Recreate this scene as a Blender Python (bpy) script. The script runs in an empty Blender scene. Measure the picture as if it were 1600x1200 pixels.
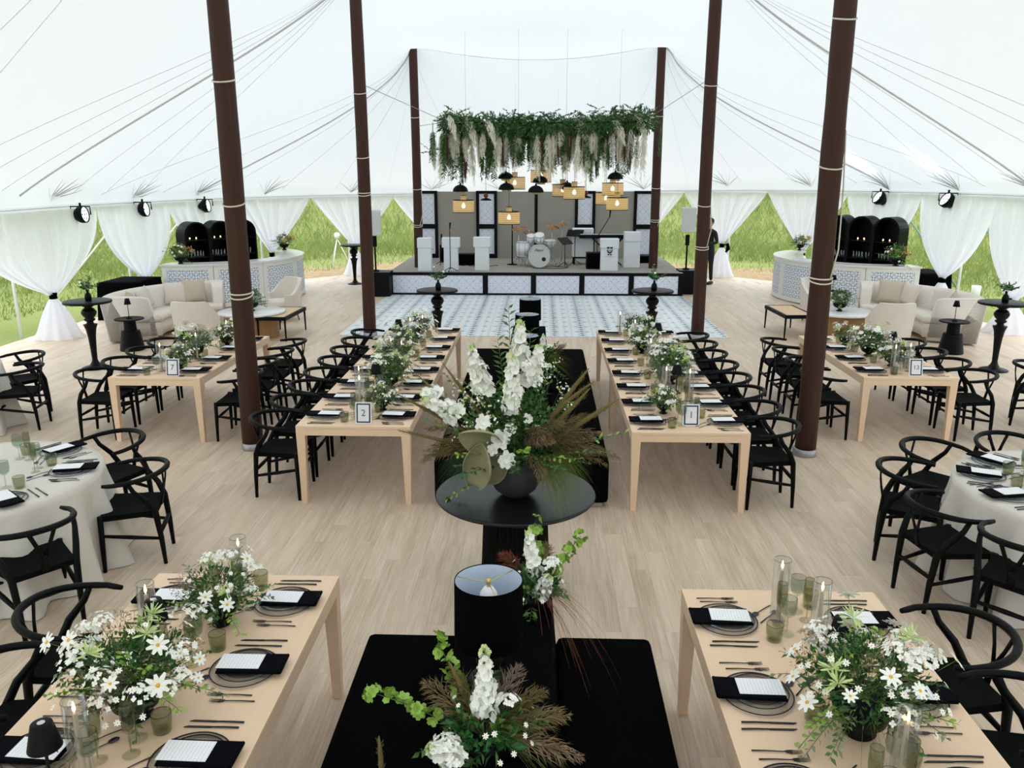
import bpy, math, random
import numpy as np
from mathutils import Vector, Matrix, Euler
PI = math.pi
C = bpy.context.scene.collection
sc = bpy.context.scene
rnd = random.Random(7)

# ------------------------------------------------------------------ camera, world, exposure
CAM_Z = 3.008
cam = bpy.data.objects.new('camera', bpy.data.cameras.new('camera')); C.objects.link(cam)
cam.location = (0, 0, CAM_Z); cam.rotation_euler = (PI/2-.2535, 0, .0352)
cam.data.sensor_width = 36; cam.data.lens = 1285.0*36/1600; cam.data.clip_end = 400; cam.data.clip_start = .02
sc.camera = cam
sc.view_settings.view_transform = 'Standard'; sc.view_settings.look = 'None'
sc.view_settings.gamma = 1; sc.view_settings.use_curve_mapping = False
sc.view_settings.exposure = EXPOSURE = 0.22
W = bpy.data.worlds.new('overcast'); sc.world = W; W.use_nodes = True
nt = W.node_tree; nt.nodes.clear()
_o = nt.nodes.new('ShaderNodeOutputWorld'); _b = nt.nodes.new('ShaderNodeBackground')
_g = nt.nodes.new('ShaderNodeTexCoord'); _s = nt.nodes.new('ShaderNodeSeparateXYZ'); _r = nt.nodes.new('ShaderNodeValToRGB')
nt.links.new(_g.outputs['Generated'], _s.inputs[0]); nt.links.new(_s.outputs['Z'], _r.inputs[0])
_r.color_ramp.elements[0].position = 0; _r.color_ramp.elements[0].color = (.80, .90, 1.0, 1)
_r.color_ramp.elements[1].position = .8; _r.color_ramp.elements[1].color = (.93, .97, 1.0, 1)
nt.links.new(_r.outputs[0], _b.inputs[0]); nt.links.new(_b.outputs[0], _o.inputs[0])
_b.inputs[1].default_value = 2.45
try:
    sc.cycles.max_bounces = 10; sc.cycles.diffuse_bounces = 5; sc.cycles.glossy_bounces = 3
    sc.cycles.transparent_max_bounces = 24; sc.cycles.transmission_bounces = 5
    sc.cycles.caustics_reflective = False; sc.cycles.caustics_refractive = False
    sc.cycles.sample_clamp_indirect = 6
except Exception: pass

# ------------------------------------------------------------------ materials
def srgb(r, g, b):
    f = lambda c: (c/255)/12.92 if c/255 <= .04045 else ((c/255+.055)/1.055)**2.4
    return (f(r), f(g), f(b), 1)
class N:
    """small node expression helper"""
    def __init__(s, name):
        s.m = bpy.data.materials.new(name); s.m.use_nodes = True
        s.t = s.m.node_tree; s.t.nodes.clear(); s.out = s.t.nodes.new('ShaderNodeOutputMaterial')
    def n(s, typ, **k):
        x = s.t.nodes.new(typ)
        for a, b in k.items(): setattr(x, a, b)
        return x
    def put(s, sock, v):
        if hasattr(v, 'is_linked') or isinstance(v, bpy.types.NodeSocket): s.t.links.new(v, sock)
        elif v is not None: sock.default_value = v
    def math(s, op, a, b=None, c=None, clamp=False):
        x = s.n('ShaderNodeMath', operation=op); x.use_clamp = clamp
        s.put(x.inputs[0], a)
        if b is not None: s.put(x.inputs[1], b)
        if c is not None: s.put(x.inputs[2], c)
        return x.outputs[0]
    def mix(s, f, a, b):
        x = s.n('ShaderNodeMix', data_type='RGBA'); s.put(x.inputs[0], f); s.put(x.inputs[6], a); s.put(x.inputs[7], b)
        return x.outputs[2]
    def noise(s, scale, detail=3, vec=None, rough=.5):
        x = s.n('ShaderNodeTexNoise'); x.inputs['Scale'].default_value = scale; x.inputs['Detail'].default_value = detail
        x.inputs['Roughness'].default_value = rough
        if vec is not None: s.put(x.inputs['Vector'], vec)
        return x.outputs[0]
    def obj(s): return s.n('ShaderNodeTexCoord').outputs['Object']
    def uv(s): return s.n('ShaderNodeTexCoord').outputs['UV']
    def mapping(s, vec, scale=(1,1,1), rot=(0,0,0)):
        x = s.n('ShaderNodeMapping'); s.put(x.inputs[0], vec); x.inputs['Scale'].default_value = scale; x.inputs['Rotation'].default_value = rot
        return x.outputs[0]
    def xyz(s, vec):
        x = s.n('ShaderNodeSeparateXYZ'); s.put(x.inputs[0], vec); return x.outputs
    def bump(s, h, strength=.3, dist=.01):
        x = s.n('ShaderNodeBump'); x.inputs['Strength'].default_value = strength; x.inputs['Distance'].default_value = dist
        s.put(x.inputs['Height'], h); return x.outputs[0]
    def bsdf(s, col, rough=.5, metal=0, normal=None, spec=.5, emis=None, estr=0, sheen=0):
        b = s.n('ShaderNodeBsdfPrincipled'); s.put(b.inputs['Base Color'], col); s.put(b.inputs['Roughness'], rough)
        b.inputs['Metallic'].default_value = metal; b.inputs['Specular IOR Level'].default_value = spec
        if normal is not None: s.put(b.inputs['Normal'], normal)
        if emis is not None: s.put(b.inputs['Emission Color'], emis); b.inputs['Emission Strength'].default_value = estr
        return b.outputs[0]
    def done(s, sh): s.t.links.new(sh, s.out.inputs[0]); return s.m
M = {}
def simple(name, col, rough=.5, metal=0, spec=.5, vary=0, scale=8, bump=0, bscale=200):
    n = N(name); c = col
    if vary:
        k = n.noise(scale, 4, n.obj()); d = tuple(x*(1-vary) for x in col[:3])+(1,); e = tuple(min(1, x*(1+vary)) for x in col[:3])+(1,)
        c = n.mix(k, d, e)
    nm = n.bump(n.noise(bscale, 2, n.obj()), bump, .002) if bump else None
    M[name] = n.done(n.bsdf(c, rough, metal, nm, spec)); return M[name]
simple('black_fabric', (.002, .002, .0023, 1), .98, spec=.03, bump=.4, bscale=300)
simple('black_wood', (.002, .0028, .003, 1), .5, spec=.12)
simple('black_paint', (.0025, .003, .0045, 1), .45, spec=.12)
simple('black_turned', (.002, .0025, .0035, 1), .4, spec=.16)
simple('black_satin', (.006, .007, .009, 1), .3, spec=.32)
simple('black_metal', (.0025, .003, .004, 1), .5, spec=.12)
simple('black_cord', (.003, .004, .0035, 1), .9, spec=.08, bump=.9, bscale=160)
simple('gun_metal', (.018, .021, .026, 1), .35, .3, spec=.4)
simple('napkin_cloth', (.0025, .0028, .0045, 1), .95, spec=.06, bump=.3, bscale=400)
simple('white_paint', srgb(232, 232, 235), .45)
simple('bar_white', srgb(226, 226, 224), .35)
simple('white_rope', srgb(220, 214, 200), .8)
simple('chrome', (.6, .6, .62, 1), .15, 1)
simple('grey_metal', (.35, .35, .36, 1), .4, .6)
simple('brass', srgb(214, 180, 110), .3, .9)
simple('cream_boucle', srgb(222, 213, 203), .95, spec=.15, vary=.05, scale=30, bump=.6, bscale=120)
simple('pillow_beige', srgb(196, 182, 166), .95, spec=.1, vary=.08, scale=60, bump=.5, bscale=200)
simple('pillow_light', srgb(216, 206, 194), .95, spec=.1, bump=.5, bscale=200)
simple('linen_white', srgb(216, 210, 202), .9, spec=.1, vary=.04, scale=20, bump=.3, bscale=300)
simple('marble', srgb(225, 225, 226), .2, vary=.06, scale=5)
simple('cane', srgb(214, 186, 148), .7, bump=.6, bscale=220)
simple('concrete', (.045, .045, .052, 1), .7, vary=.3, scale=9, bump=.5, bscale=60)
simple('wax', srgb(196, 176, 160), .6)
simple('stem_green', srgb(86, 112, 52), .6)
simple('leaf_dark', srgb(44, 82, 34), .5, vary=.35, scale=14)
simple('leaf_mid', srgb(74, 112, 44), .5, vary=.35, scale=14)
simple('leaf_fern', srgb(30, 92, 38), .5, vary=.3, scale=14)
simple('leaf_lime', srgb(140, 176, 74), .55, vary=.25, scale=14)
simple('leaf_sage', srgb(118, 134, 104), .6, vary=.2, scale=14)
simple('petal_white', srgb(244, 244, 238), .6, spec=.2)
simple('petal_green', srgb(206, 222, 160), .6, spec=.2)
simple('pollen', srgb(224, 178, 56), .7)
simple('spathe', srgb(152, 150, 116), .45, vary=.12, scale=12)
simple('plume_brown', srgb(132, 114, 80), .9, vary=.35, scale=20)
simple('plume_pink', srgb(148, 124, 98), .9, vary=.3, scale=20)
simple('smoke_bush', srgb(134, 116, 104), .9, vary=.3, scale=30)
simple('foxtail', srgb(116, 102, 60), .9, vary=.25, scale=30, bump=1, bscale=150)
simple('fine_green', srgb(98, 112, 44), .8, vary=.3, scale=20)
simple('pampas', srgb(248, 244, 230), .95, vary=.06, scale=15)
simple('amaranth', srgb(72, 34, 28), .9, vary=.4, scale=15, bump=1, bscale=90)
simple('rust_grass', srgb(120, 66, 44), .9, vary=.3, scale=15)
simple('ochre_flower', srgb(206, 160, 96), .8, vary=.2)
simple('terracotta_wood', srgb(104, 50, 30), .5)
simple('speaker_grey', srgb(205, 207, 208), .6)
simple('spandex_white', srgb(226, 230, 236), .75)
simple('cymbal', srgb(150, 104, 66), .3, .7)
simple('person_suit', (.006, .006, .008, 1), .8)
simple('skin', srgb(190, 140, 112), .6)
simple('hair', srgb(38, 26, 20), .7)
simple('navy', srgb(28, 46, 88), .5)
simple('ink', (.01, .012, .02, 1), .7)
simple('teal_ink', srgb(60, 90, 104), .6)
simple('yellow_hose', srgb(214, 190, 70), .5)
simple('stone', srgb(232, 226, 214), .9, vary=.08, scale=3, bump=.5, bscale=12)
simple('mortar', srgb(205, 190, 170), .9)
simple('scaffold', srgb(110, 150, 140), .5, .3)
simple('clay_soil', srgb(196, 140, 98), .95, vary=.2, scale=4)

def woodmat(name, a, b, along='Y', rough=.5, sc_=1.0, obj_rand=0.0):
    n = N(name); s = [40, 40, 40]; s['XYZ'.index(along)] = 2.0
    v = n.mapping(n.obj(), tuple(x*sc_ for x in s)); g = n.noise(1.0, 5, v, .6)
    w = n.noise(3.0*sc_, 2, n.obj())
    c = n.mix(n.math('ADD', n.math('MULTIPLY', g, .7), n.math('MULTIPLY', w, .3)), a, b)
    M[name] = n.done(n.bsdf(c, rough, 0, n.bump(g, .15, .001), .35)); return M[name]
woodmat('table_oak', srgb(226, 194, 162), srgb(238, 210, 182))
woodmat('drum_wood', srgb(128, 94, 58), srgb(176, 136, 92), 'Z')
woodmat('leg_wood', srgb(120, 78, 44), srgb(160, 110, 66), 'Z')
# mast bark-brown paint
n = N('mast_brown'); v = n.mapping(n.obj(), (30, 30, 1.2)); k = n.noise(1, 4, v)
M['mast_brown'] = n.done(n.bsdf(n.mix(k, srgb(44, 24, 18), srgb(74, 42, 31)), .6, 0, n.bump(k, .4, .004), .3))
# floor planks: per piece tone, grain along Y
n = N('floor_plank'); oi = n.n('ShaderNodeObjectInfo'); ge = n.n('ShaderNodeNewGeometry')
r1 = n.math('FRACT', n.math('ADD', n.math('MULTIPLY', oi.outputs['Random'], 7.13), ge.outputs['Random Per Island']))
tc = n.n('ShaderNodeNewGeometry').outputs['Position']
off = n.n('ShaderNodeCombineXYZ'); n.put(off.inputs[2], n.math('MULTIPLY', r1, 37.0))
va = n.n('ShaderNodeVectorMath', operation='ADD'); n.put(va.inputs[0], n.mapping(tc, (75, 2.6, 1))); n.put(va.inputs[1], off.outputs[0])
g = n.noise(1, 6, va.outputs[0], .65)
vb = n.n('ShaderNodeVectorMath', operation='ADD'); n.put(vb.inputs[0], n.mapping(tc, (9, 1.0, 1))); n.put(vb.inputs[1], off.outputs[0])
g2 = n.noise(1, 3, vb.outputs[0], .5)
c1 = n.mix(r1, srgb(186, 163, 139), srgb(204, 182, 158))
gg = n.math('ADD', n.math('MULTIPLY', g, .65), n.math('MULTIPLY', g2, .45))
c2 = n.mix(n.math('MULTIPLY', n.math('SUBTRACT', gg, .42, clamp=True), 3.0, clamp=True), c1, srgb(226, 209, 190))
M['floor_plank'] = n.done(n.bsdf(c2, .5, 0, n.bump(g, .35, .001), .3))
# ground
n = N('meadow'); k = n.noise(.35, 6, n.obj()); k2 = n.noise(9, 4, n.obj())
ge = n.n('ShaderNodeNewGeometry'); p = n.xyz(ge.outputs['Position'])
grass = n.mix(k, srgb(106, 126, 62), srgb(158, 158, 102)); grass = n.mix(n.math('MULTIPLY', k2, .35), grass, srgb(100, 118, 60))
dx = n.math('DIVIDE', n.math('ADD', p[0], .15), 9.9); dy = n.math('DIVIDE', n.math('SUBTRACT', p[1], 15), 13.4)
rr = n.math('SQRT', n.math('ADD', n.math('MULTIPLY', dx, dx), n.math('MULTIPLY', dy, dy)))
back = n.math('MULTIPLY', n.math('SUBTRACT', p[1], 20), .25, clamp=True)
dirt = n.math('MULTIPLY', n.math('MULTIPLY', n.math('SUBTRACT', 1.22, n.math('ADD', rr, n.math('MULTIPLY', n.math('SUBTRACT', n.noise(.9, 4, n.obj()), .5), .35))), 12, clamp=True), back)
c = n.mix(dirt, grass, n.mix(n.noise(5, 5, n.obj()), srgb(122, 98, 66), srgb(186, 166, 132)))
M['meadow'] = n.done(n.bsdf(c, .95, 0, n.bump(k2, .8, .05), .1))
n = N('grass_blade'); oi = n.n('ShaderNodeNewGeometry')
_k = n.noise(.45, 4, oi.outputs['Position']); c = n.mix(n.math('ADD', n.math('MULTIPLY', oi.outputs['Random Per Island'], .45), n.math('MULTIPLY', n.math('SUBTRACT', _k, .3), 1.2, clamp=True), clamp=True), srgb(96, 122, 54), srgb(160, 166, 104))
pb = n.bsdf(c, .8, spec=.15); tr = n.n('ShaderNodeBsdfTranslucent'); n.put(tr.inputs[0], c)
mx = n.n('ShaderNodeMixShader'); mx.inputs[0].default_value = .35; n.put(mx.inputs[1], pb); n.put(mx.inputs[2], tr.outputs[0])
M['grass_blade'] = n.done(mx.outputs[0])
# translucent cloths
def cloth(name, dcol, tcol, fac, transp=0.0, weave=0):
    n = N(name); d = n.n('ShaderNodeBsdfDiffuse'); d.inputs[0].default_value = dcol
    t = n.n('ShaderNodeBsdfTranslucent'); t.inputs[0].default_value = tcol
    m = n.n('ShaderNodeMixShader'); m.inputs[0].default_value = fac; n.put(m.inputs[1], d.outputs[0]); n.put(m.inputs[2], t.outputs[0])
    s = m.outputs[0]
    if transp:
        x = n.n('ShaderNodeBsdfTransparent'); y = n.n('ShaderNodeMixShader'); y.inputs[0].default_value = transp
        if weave:
            k = n.noise(weave, 2, n.mapping(n.uv(), (1, .06, 1)))
            n.put(y.inputs[0], n.math('MULTIPLY', k, transp*2, clamp=True))
        n.put(y.inputs[1], s); n.put(y.inputs[2], x.outputs[0]); s = y.outputs[0]
    M[name] = n.done(s)
cloth('tent_fabric', (.84, .86, .88, 1), (.84, .87, .90, 1), .31)
cloth('webbing', (.74, .74, .73, 1), (.78, .79, .80, 1), .55); cloth('seam_thread', (.88, .89, .90, 1), (.90, .92, .94, 1), .60)
cloth('sheer_voile', (.93, .93, .97, 1), (.90, .91, .98, 1), .50, .10, 60)
# glass
def glass(name, tint, rough=.05, mixf=.09):
    n = N(name); t = n.n('ShaderNodeBsdfTransparent'); t.inputs[0].default_value = tint
    g = n.n('ShaderNodeBsdfGlossy'); g.inputs[0].default_value = (.9, .95, 1, 1); g.inputs[1].default_value = rough
    f = n.n('ShaderNodeLayerWeight'); f.inputs[0].default_value = .5
    m = n.n('ShaderNodeMixShader'); n.put(m.inputs[0], n.math('ADD', n.math('MULTIPLY', n.math('POWER', f.outputs[1], 4.0), .55), mixf*.3)); n.put(m.inputs[1], t.outputs[0]); n.put(m.inputs[2], g.outputs[0])
    M[name] = n.done(m.outputs[0])
glass('smoke_glass', (.78, .79, .70, 1)); glass('teal_glass', (.80, .84, .80, 1)); glass('clear_glass', (.95, .96, .96, 1)); glass('plate_glass', (.95, .955, .96, 1)); glass('glass_edge', (.42, .45, .40, 1))
glass('dark_glass', (.25, .27, .24, 1)); glass('pale_glass', (.8,.84,.84,1), .1, .5)
# emitters
def emit(name, col, s):
    n = N(name); e = n.n('ShaderNodeEmission'); e.inputs[0].default_value = col; e.inputs[1].default_value = s; M[name] = n.done(e.outputs[0])
emit('flame', (1, .62, .22, 1), 14); emit('bulb_warm', (1, .80, .5, 1), 11); emit('par_lens', (.80, .86, 1, 1), 2.6); emit('lamp_under', (1, .75, .42, 1), 2.2)
n = N('rattan'); v = n.uv(); x = n.xyz(v)
w = n.math('ADD', n.math('MULTIPLY', n.math('SINE', n.math('MULTIPLY', x[0], 500)), .25), n.math('MULTIPLY', n.math('SINE', n.math('MULTIPLY', x[1], 160)), .25))
c = n.mix(n.math('ADD', w, .5), srgb(214, 184, 132), srgb(240, 216, 168))
pb = n.bsdf(c, .7, spec=.2); tr = n.n('ShaderNodeBsdfTranslucent'); n.put(tr.inputs[0], c)
mx = n.n('ShaderNodeMixShader'); mx.inputs[0].default_value = .55; n.put(mx.inputs[1], pb); n.put(mx.inputs[2], tr.outputs[0])
tp = n.n('ShaderNodeBsdfTransparent'); m2 = n.n('ShaderNodeMixShader'); n.put(m2.inputs[0], n.math('MULTIPLY', n.math('SUBTRACT', .62, w), .34, clamp=True)); n.put(m2.inputs[1], mx.outputs[0]); n.put(m2.inputs[2], tp.outputs[0])
M['rattan'] = n.done(m2.outputs[0])
# printed tile patterns (metres in UV)
def lattice(name, base, line, dot, cell, dr=.07, doff=.14, lw=.05, extra=None, rough=.5):
    n = N(name); x = n.xyz(n.uv())
    def cell_(o):
        u = n.math('SUBTRACT', n.math('FRACT', n.math('ADD', n.math('DIVIDE', x[0], cell), o)), .5)
        v = n.math('SUBTRACT', n.math('FRACT', n.math('ADD', n.math('DIVIDE', x[1], cell), o)), .5)
        au, av = n.math('ABSOLUTE', u), n.math('ABSOLUTE', v)
        a, b = n.math('SUBTRACT', au, doff), n.math('SUBTRACT', av, doff)
        d = n.math('SQRT', n.math('ADD', n.math('MULTIPLY', a, a), n.math('MULTIPLY', b, b)))
        return au, av, n.math('LESS_THAN', d, dr)
    au, av, d1 = cell_(0.0); _, _, d2 = cell_(.5)
    L = n.math('ABSOLUTE', n.math('SUBTRACT', n.math('ADD', au, av), .5))
    ln = n.math('LESS_THAN', L, lw)
    l2 = n.math('LESS_THAN', n.math('ABSOLUTE', n.math('SUBTRACT', L, lw*1.9)), lw*.35)
    nodeu = n.math('LESS_THAN', n.math('ADD', n.math('MULTIPLY', n.math('SUBTRACT', au, .25), n.math('SUBTRACT', au, .25)), n.math('MULTIPLY', n.math('SUBTRACT', av, .25), n.math('SUBTRACT', av, .25))), .0022)
    c = n.mix(n.math('MAXIMUM', ln, n.math('MULTIPLY', l2, .7)), base, line)
    c = n.mix(n.math('MAXIMUM', n.math('MAXIMUM', d1, d2), nodeu), c, dot)
    if extra: c = extra(n, x, c)
    M[name] = n.done(n.bsdf(c, rough, 0, None, .3))
lattice('bar_print', srgb(228, 231, 238), srgb(172, 184, 204), srgb(44, 76, 108), .205, .066, .125, .05)
lattice('stage_print', srgb(224, 227, 240), srgb(208, 212, 228), srgb(176, 184, 206), .36, .035, .10, .03)
def dance_extra(n, x, c):
    # darker dotted lines every .55 m running both ways
    for a, b in ((0, 1), (1, 0)):
        u = n.math('ABSOLUTE', n.math('SUBTRACT', n.math('FRACT', n.math('DIVIDE', x[a], .53)), .5))
        v = n.math('ABSOLUTE', n.math('SUBTRACT', n.math('FRACT', n.math('DIVIDE', x[b], .2)), .5))
        on = n.math('LESS_THAN', n.math('ADD', n.math('MULTIPLY', u, 2.65), v), .30)
        c = n.mix(on, c, srgb(58, 80, 104) if a == 0 else srgb(150, 178, 190))
    return c
lattice('dance_print', srgb(228, 232, 234), srgb(206, 216, 222), srgb(140, 172, 182), .265, .045, .2, .02, dance_extra, .35)
n = N('menu_print'); x = n.xyz(n.uv()); r = n.math('SINE', n.math('MULTIPLY', x[1], 420)); k = n.noise(260, 2, n.uv())
inn = n.math('MULTIPLY', n.math('GREATER_THAN', r, .35), n.math('GREATER_THAN', k, .47))
M['menu_print'] = n.done(n.bsdf(n.mix(n.math('MULTIPLY', inn, .30), srgb(243, 244, 247), srgb(150, 158, 178)), .7))
n = N('backdrop_grey'); M['backdrop_grey'] = n.done(n.bsdf(n.mix(n.noise(2, 3, n.obj()), srgb(150, 146, 138), srgb(164, 160, 152)), .9, spec=.1))

# ------------------------------------------------------------------ mesh builder
class MB:
    def __init__(s, *mats): s.v = []; s.f = []; s.mi = []; s.sm = []; s.mats = list(mats) or ['white_paint']; s.uv = None; s.cnt = 0
    def _m(s, m):
        if m is None: return 0
        if m not in s.mats: s.mats.append(m)
        return s.mats.index(m)
    def add(s, V, F, m=None, smooth=False, mat=None):
        V = np.asarray(V, float)
        if mat is not None:
            A = np.array(mat); V = V @ A[:3, :3].T + A[:3, 3]
        s.v.append(V); o = s.cnt; s.cnt += len(V); k = s._m(m)
        s.f.extend([tuple(i+o for i in f) for f in F]); s.mi.extend([k]*len(F)); s.sm.extend([smooth]*len(F)); return s
    def box(s, x0, x1, y0, y1, z0, z1, m=None, mat=None):
        V = [(x, y, z) for x in (x0, x1) for y in (y0, y1) for z in (z0, z1)]
        return s.add(V, [(0,1,3,2),(4,6,7,5),(0,4,5,1),(2,3,7,6),(0,2,6,4),(1,5,7,3)], m, mat=mat)
    def hexa(s, bot, top, m=None, mat=None):      # bot/top: four corners each, same winding (ccw)
        return s.add(list(bot)+list(top), [(3,2,1,0),(4,5,6,7),(0,1,5,4),(1,2,6,5),(2,3,7,6),(3,0,4,7)], m, mat=mat)
    def tube(s, pts, rad, n=8, m=None, caps=True, flat=1.0, mat=None, smooth=True, up=None):
        P = [Vector(p) for p in pts]; R = rad if isinstance(rad, (list, tuple)) else [rad]*len(P)
        V = []; F = []; prev = None
        for i, p in enumerate(P):
            t = (P[min(i+1, len(P)-1)]-P[max(i-1, 0)]).normalized()
            if prev is None:
                a = Vector(up) if up else (Vector((0, 0, 1)) if abs(t.z) < .9 else Vector((0, 1, 0)))
                u = (a-t*a.dot(t)).normalized()
            else: u = (prev-t*prev.dot(t)).normalized()
            prev = u; w = t.cross(u)
            for j in range(n):
                a = 2*PI*j/n; V.append(p+u*(math.cos(a)*R[i])+w*(math.sin(a)*R[i]*flat))
        for i in range(len(P)-1):
            for j in range(n):
                F.append((i*n+j, i*n+(j+1) % n, (i+1)*n+(j+1) % n, (i+1)*n+j))
        if caps: F.append(tuple(range(n))[::-1]); F.append(tuple((len(P)-1)*n+j for j in range(n)))
        return s.add([tuple(v) for v in V], F, m, smooth, mat)
    def lathe(s, prof, n=24, m=None, c=(0, 0, 0), smooth=True, caps=True, mat=None, a0=0, a1=2*PI):
        full = abs(a1-a0-2*PI) < 1e-6; k = n if full else n+1
        V = []; F = []
        for r, z in prof:
            for j in range(k):
                a = a0+(a1-a0)*j/n; V.append((c[0]+r*math.cos(a), c[1]+r*math.sin(a), c[2]+z))
        for i in range(len(prof)-1):
            for j in range(n):
                F.append((i*k+j, i*k+(j+1) % k, (i+1)*k+(j+1) % k, (i+1)*k+j))
        if caps and full:
            if prof[0][0] > 1e-4: F.append(tuple(range(k))[::-1])
            if prof[-1][0] > 1e-4: F.append(tuple((len(prof)-1)*k+j for j in range(k)))
        return s.add(V, F, m, smooth, mat)
    def grid(s, fn, nu, nv, m=None, smooth=True, uvs=None):
        V = [fn(i/nu, j/nv) for i in range(nu+1) for j in range(nv+1)]
        F = [(i*(nv+1)+j, (i+1)*(nv+1)+j, (i+1)*(nv+1)+j+1, i*(nv+1)+j+1) for i in range(nu) for j in range(nv)]
        return s.add(V, F, m, smooth)
    def build(s, name, parent=None, uvfn=None, bevel=0, loc=None, rz=0, solid=0, sub=0):
        me = bpy.data.meshes.new(name)
        V = np.concatenate(s.v) if s.v else np.zeros((0, 3))
        me.from_pydata(V.tolist(), [], s.f)
        for k in s.mats: me.materials.append(M[k])
        me.polygons.foreach_set('material_index', s.mi); me.polygons.foreach_set('use_smooth', s.sm)
        if uvfn:
            ul = me.uv_layers.new(name='UVMap'); li = np.empty(len(me.loops), dtype=np.int32); me.loops.foreach_get('vertex_index', li)
            uv = np.array([uvfn(*p) for p in V])[li]; ul.data.foreach_set('uv', uv.astype(np.float32).ravel())
        me.update()
        o = bpy.data.objects.new(name, me); C.objects.link(o)
        if parent is not None: o.parent = parent
        if loc: o.location = loc
        if rz: o.rotation_euler = (0, 0, rz)
        if solid:
            q = o.modifiers.new('solid', 'SOLIDIFY'); q.thickness = solid; q.offset = 0
        if bevel:
            b = o.modifiers.new('bevel', 'BEVEL'); b.width = bevel; b.segments = 2; b.limit_method = 'ANGLE'
        if sub:
            b = o.modifiers.new('sub', 'SUBSURF'); b.levels = sub; b.render_levels = sub
        return o
def tag(o, label=None, cat=None, group=None, kind=None):
    if label: o['label'] = label
    if cat: o['category'] = cat
    if group: o['group'] = group
    if kind: o['kind'] = kind
    return o
def thing(name, label, cat, loc=(0, 0, 0), rz=0, group=None):
    o = bpy.data.objects.new(name, None); C.objects.link(o); o.location = loc; o.rotation_euler = (0, 0, rz)
    o.empty_display_size = .1
    return tag(o, label, cat, group)
def kids(o): return KID.get(o.name, None) or [c for c in o.children]
KID = {}
def proto(o):
    """remember the children once so copying stays fast"""
    KID[o.name] = [(c, [g for g in c.children]) for c in o.children]; return o
def copy(o, label=None, loc=None, rz=None, group=None, parts=True, scale=None):
    r = o.copy(); C.objects.link(r)
    if label: r['label'] = label
    if group: r['group'] = group
    if loc is not None: r.location = loc
    if rz is not None: r.rotation_euler = (o.rotation_euler[0], o.rotation_euler[1], rz)
    if scale: r.scale = (scale,)*3 if not isinstance(scale, tuple) else scale
    if parts and o.name in KID:
        for ch, gs in KID[o.name]:
            c = ch.copy(); C.objects.link(c); c.parent = r
            for g in gs:
                d = g.copy(); C.objects.link(d); d.parent = c
    return r
class Kind:
    """first use moves the prototype itself, later uses copy it"""
    def __init__(s, o): s.o = proto(o); s.used = False
    def put(s, label, loc, rz=0, group=None, scale=None):
        if not s.used:
            s.used = True; o = s.o; o.location = loc; o.rotation_euler = (o.rotation_euler[0], o.rotation_euler[1], rz); o['label'] = label
            if group: o['group'] = group
            if scale: o.scale = (scale,)*3 if not isinstance(scale, tuple) else scale
            return o
        return copy(s.o, label, loc, rz, group, scale=scale or 1.0)
ORD = ['first', 'second', 'third', 'fourth', 'fifth', 'sixth', 'seventh', 'eighth', 'ninth', 'tenth', 'eleventh', 'twelfth', 'thirteenth', 'fourteenth']
def struct(o): o['kind'] = 'structure'; return o
AX = -.15                                     # tent axis

# ================================================================== SETTING
EA, EB, EY0, EY1 = 9.3, 11.8, 15.0, -3.0       # stadium shaped perimeter
def per(t, a=EA, b=EB):                         # t in [0,2pi): far end ellipse then near end
    if PI < t < 3.3: return (AX-a, EY0-b*(t-PI))
    x = AX+a*math.cos(t); y = b*math.sin(t); return (x, (EY0+y) if y >= 0 else (EY1+y))
def perline(n, a=EA, b=EB):
    P = [per(PI*i/n, a, b) for i in range(n+1)]
    P += [(AX-a, EY0+(EY1-EY0)*i/16) for i in range(1, 16)]
    P += [(AX+a*math.cos(PI+PI*i/n), EY1+b*math.sin(PI+PI*i/n)) for i in range(n+1)]
    P += [(AX+a, EY1+(EY0-EY1)*i/16) for i in range(1, 16)]
    return P
def eave_z(x): return 2.36+max(0, (x-AX))*.024+ (0)
# ground with a slope beyond the tent
def ground_z(x, y):
    d = math.hypot((x-AX)/1.0, max(0, y-10)); r = max(0, d-27)
    return -.14+ .16*r**1.05*(1 if True else 0)*min(1, r/8) + .06*math.sin(x*.35+1)*math.cos(y*.3)*min(1, max(0, (d-12)/6))
b = MB('meadow')
XS = [-150, -110, -80, -60]+[-50+i*2 for i in range(51)]+[60, 80, 110, 150]; YS = [-60, -40, -20]+[-10+i*2 for i in range(46)]+[90, 110, 140]
b.add([(x, y, ground_z(x, y)) for x in XS for y in YS], [(i*len(YS)+j, (i+1)*len(YS)+j, (i+1)*len(YS)+j+1, i*len(YS)+j+1) for i in range(len(XS)-1) for j in range(len(YS)-1)], None, True)
struct(b.build('ground'))
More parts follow.
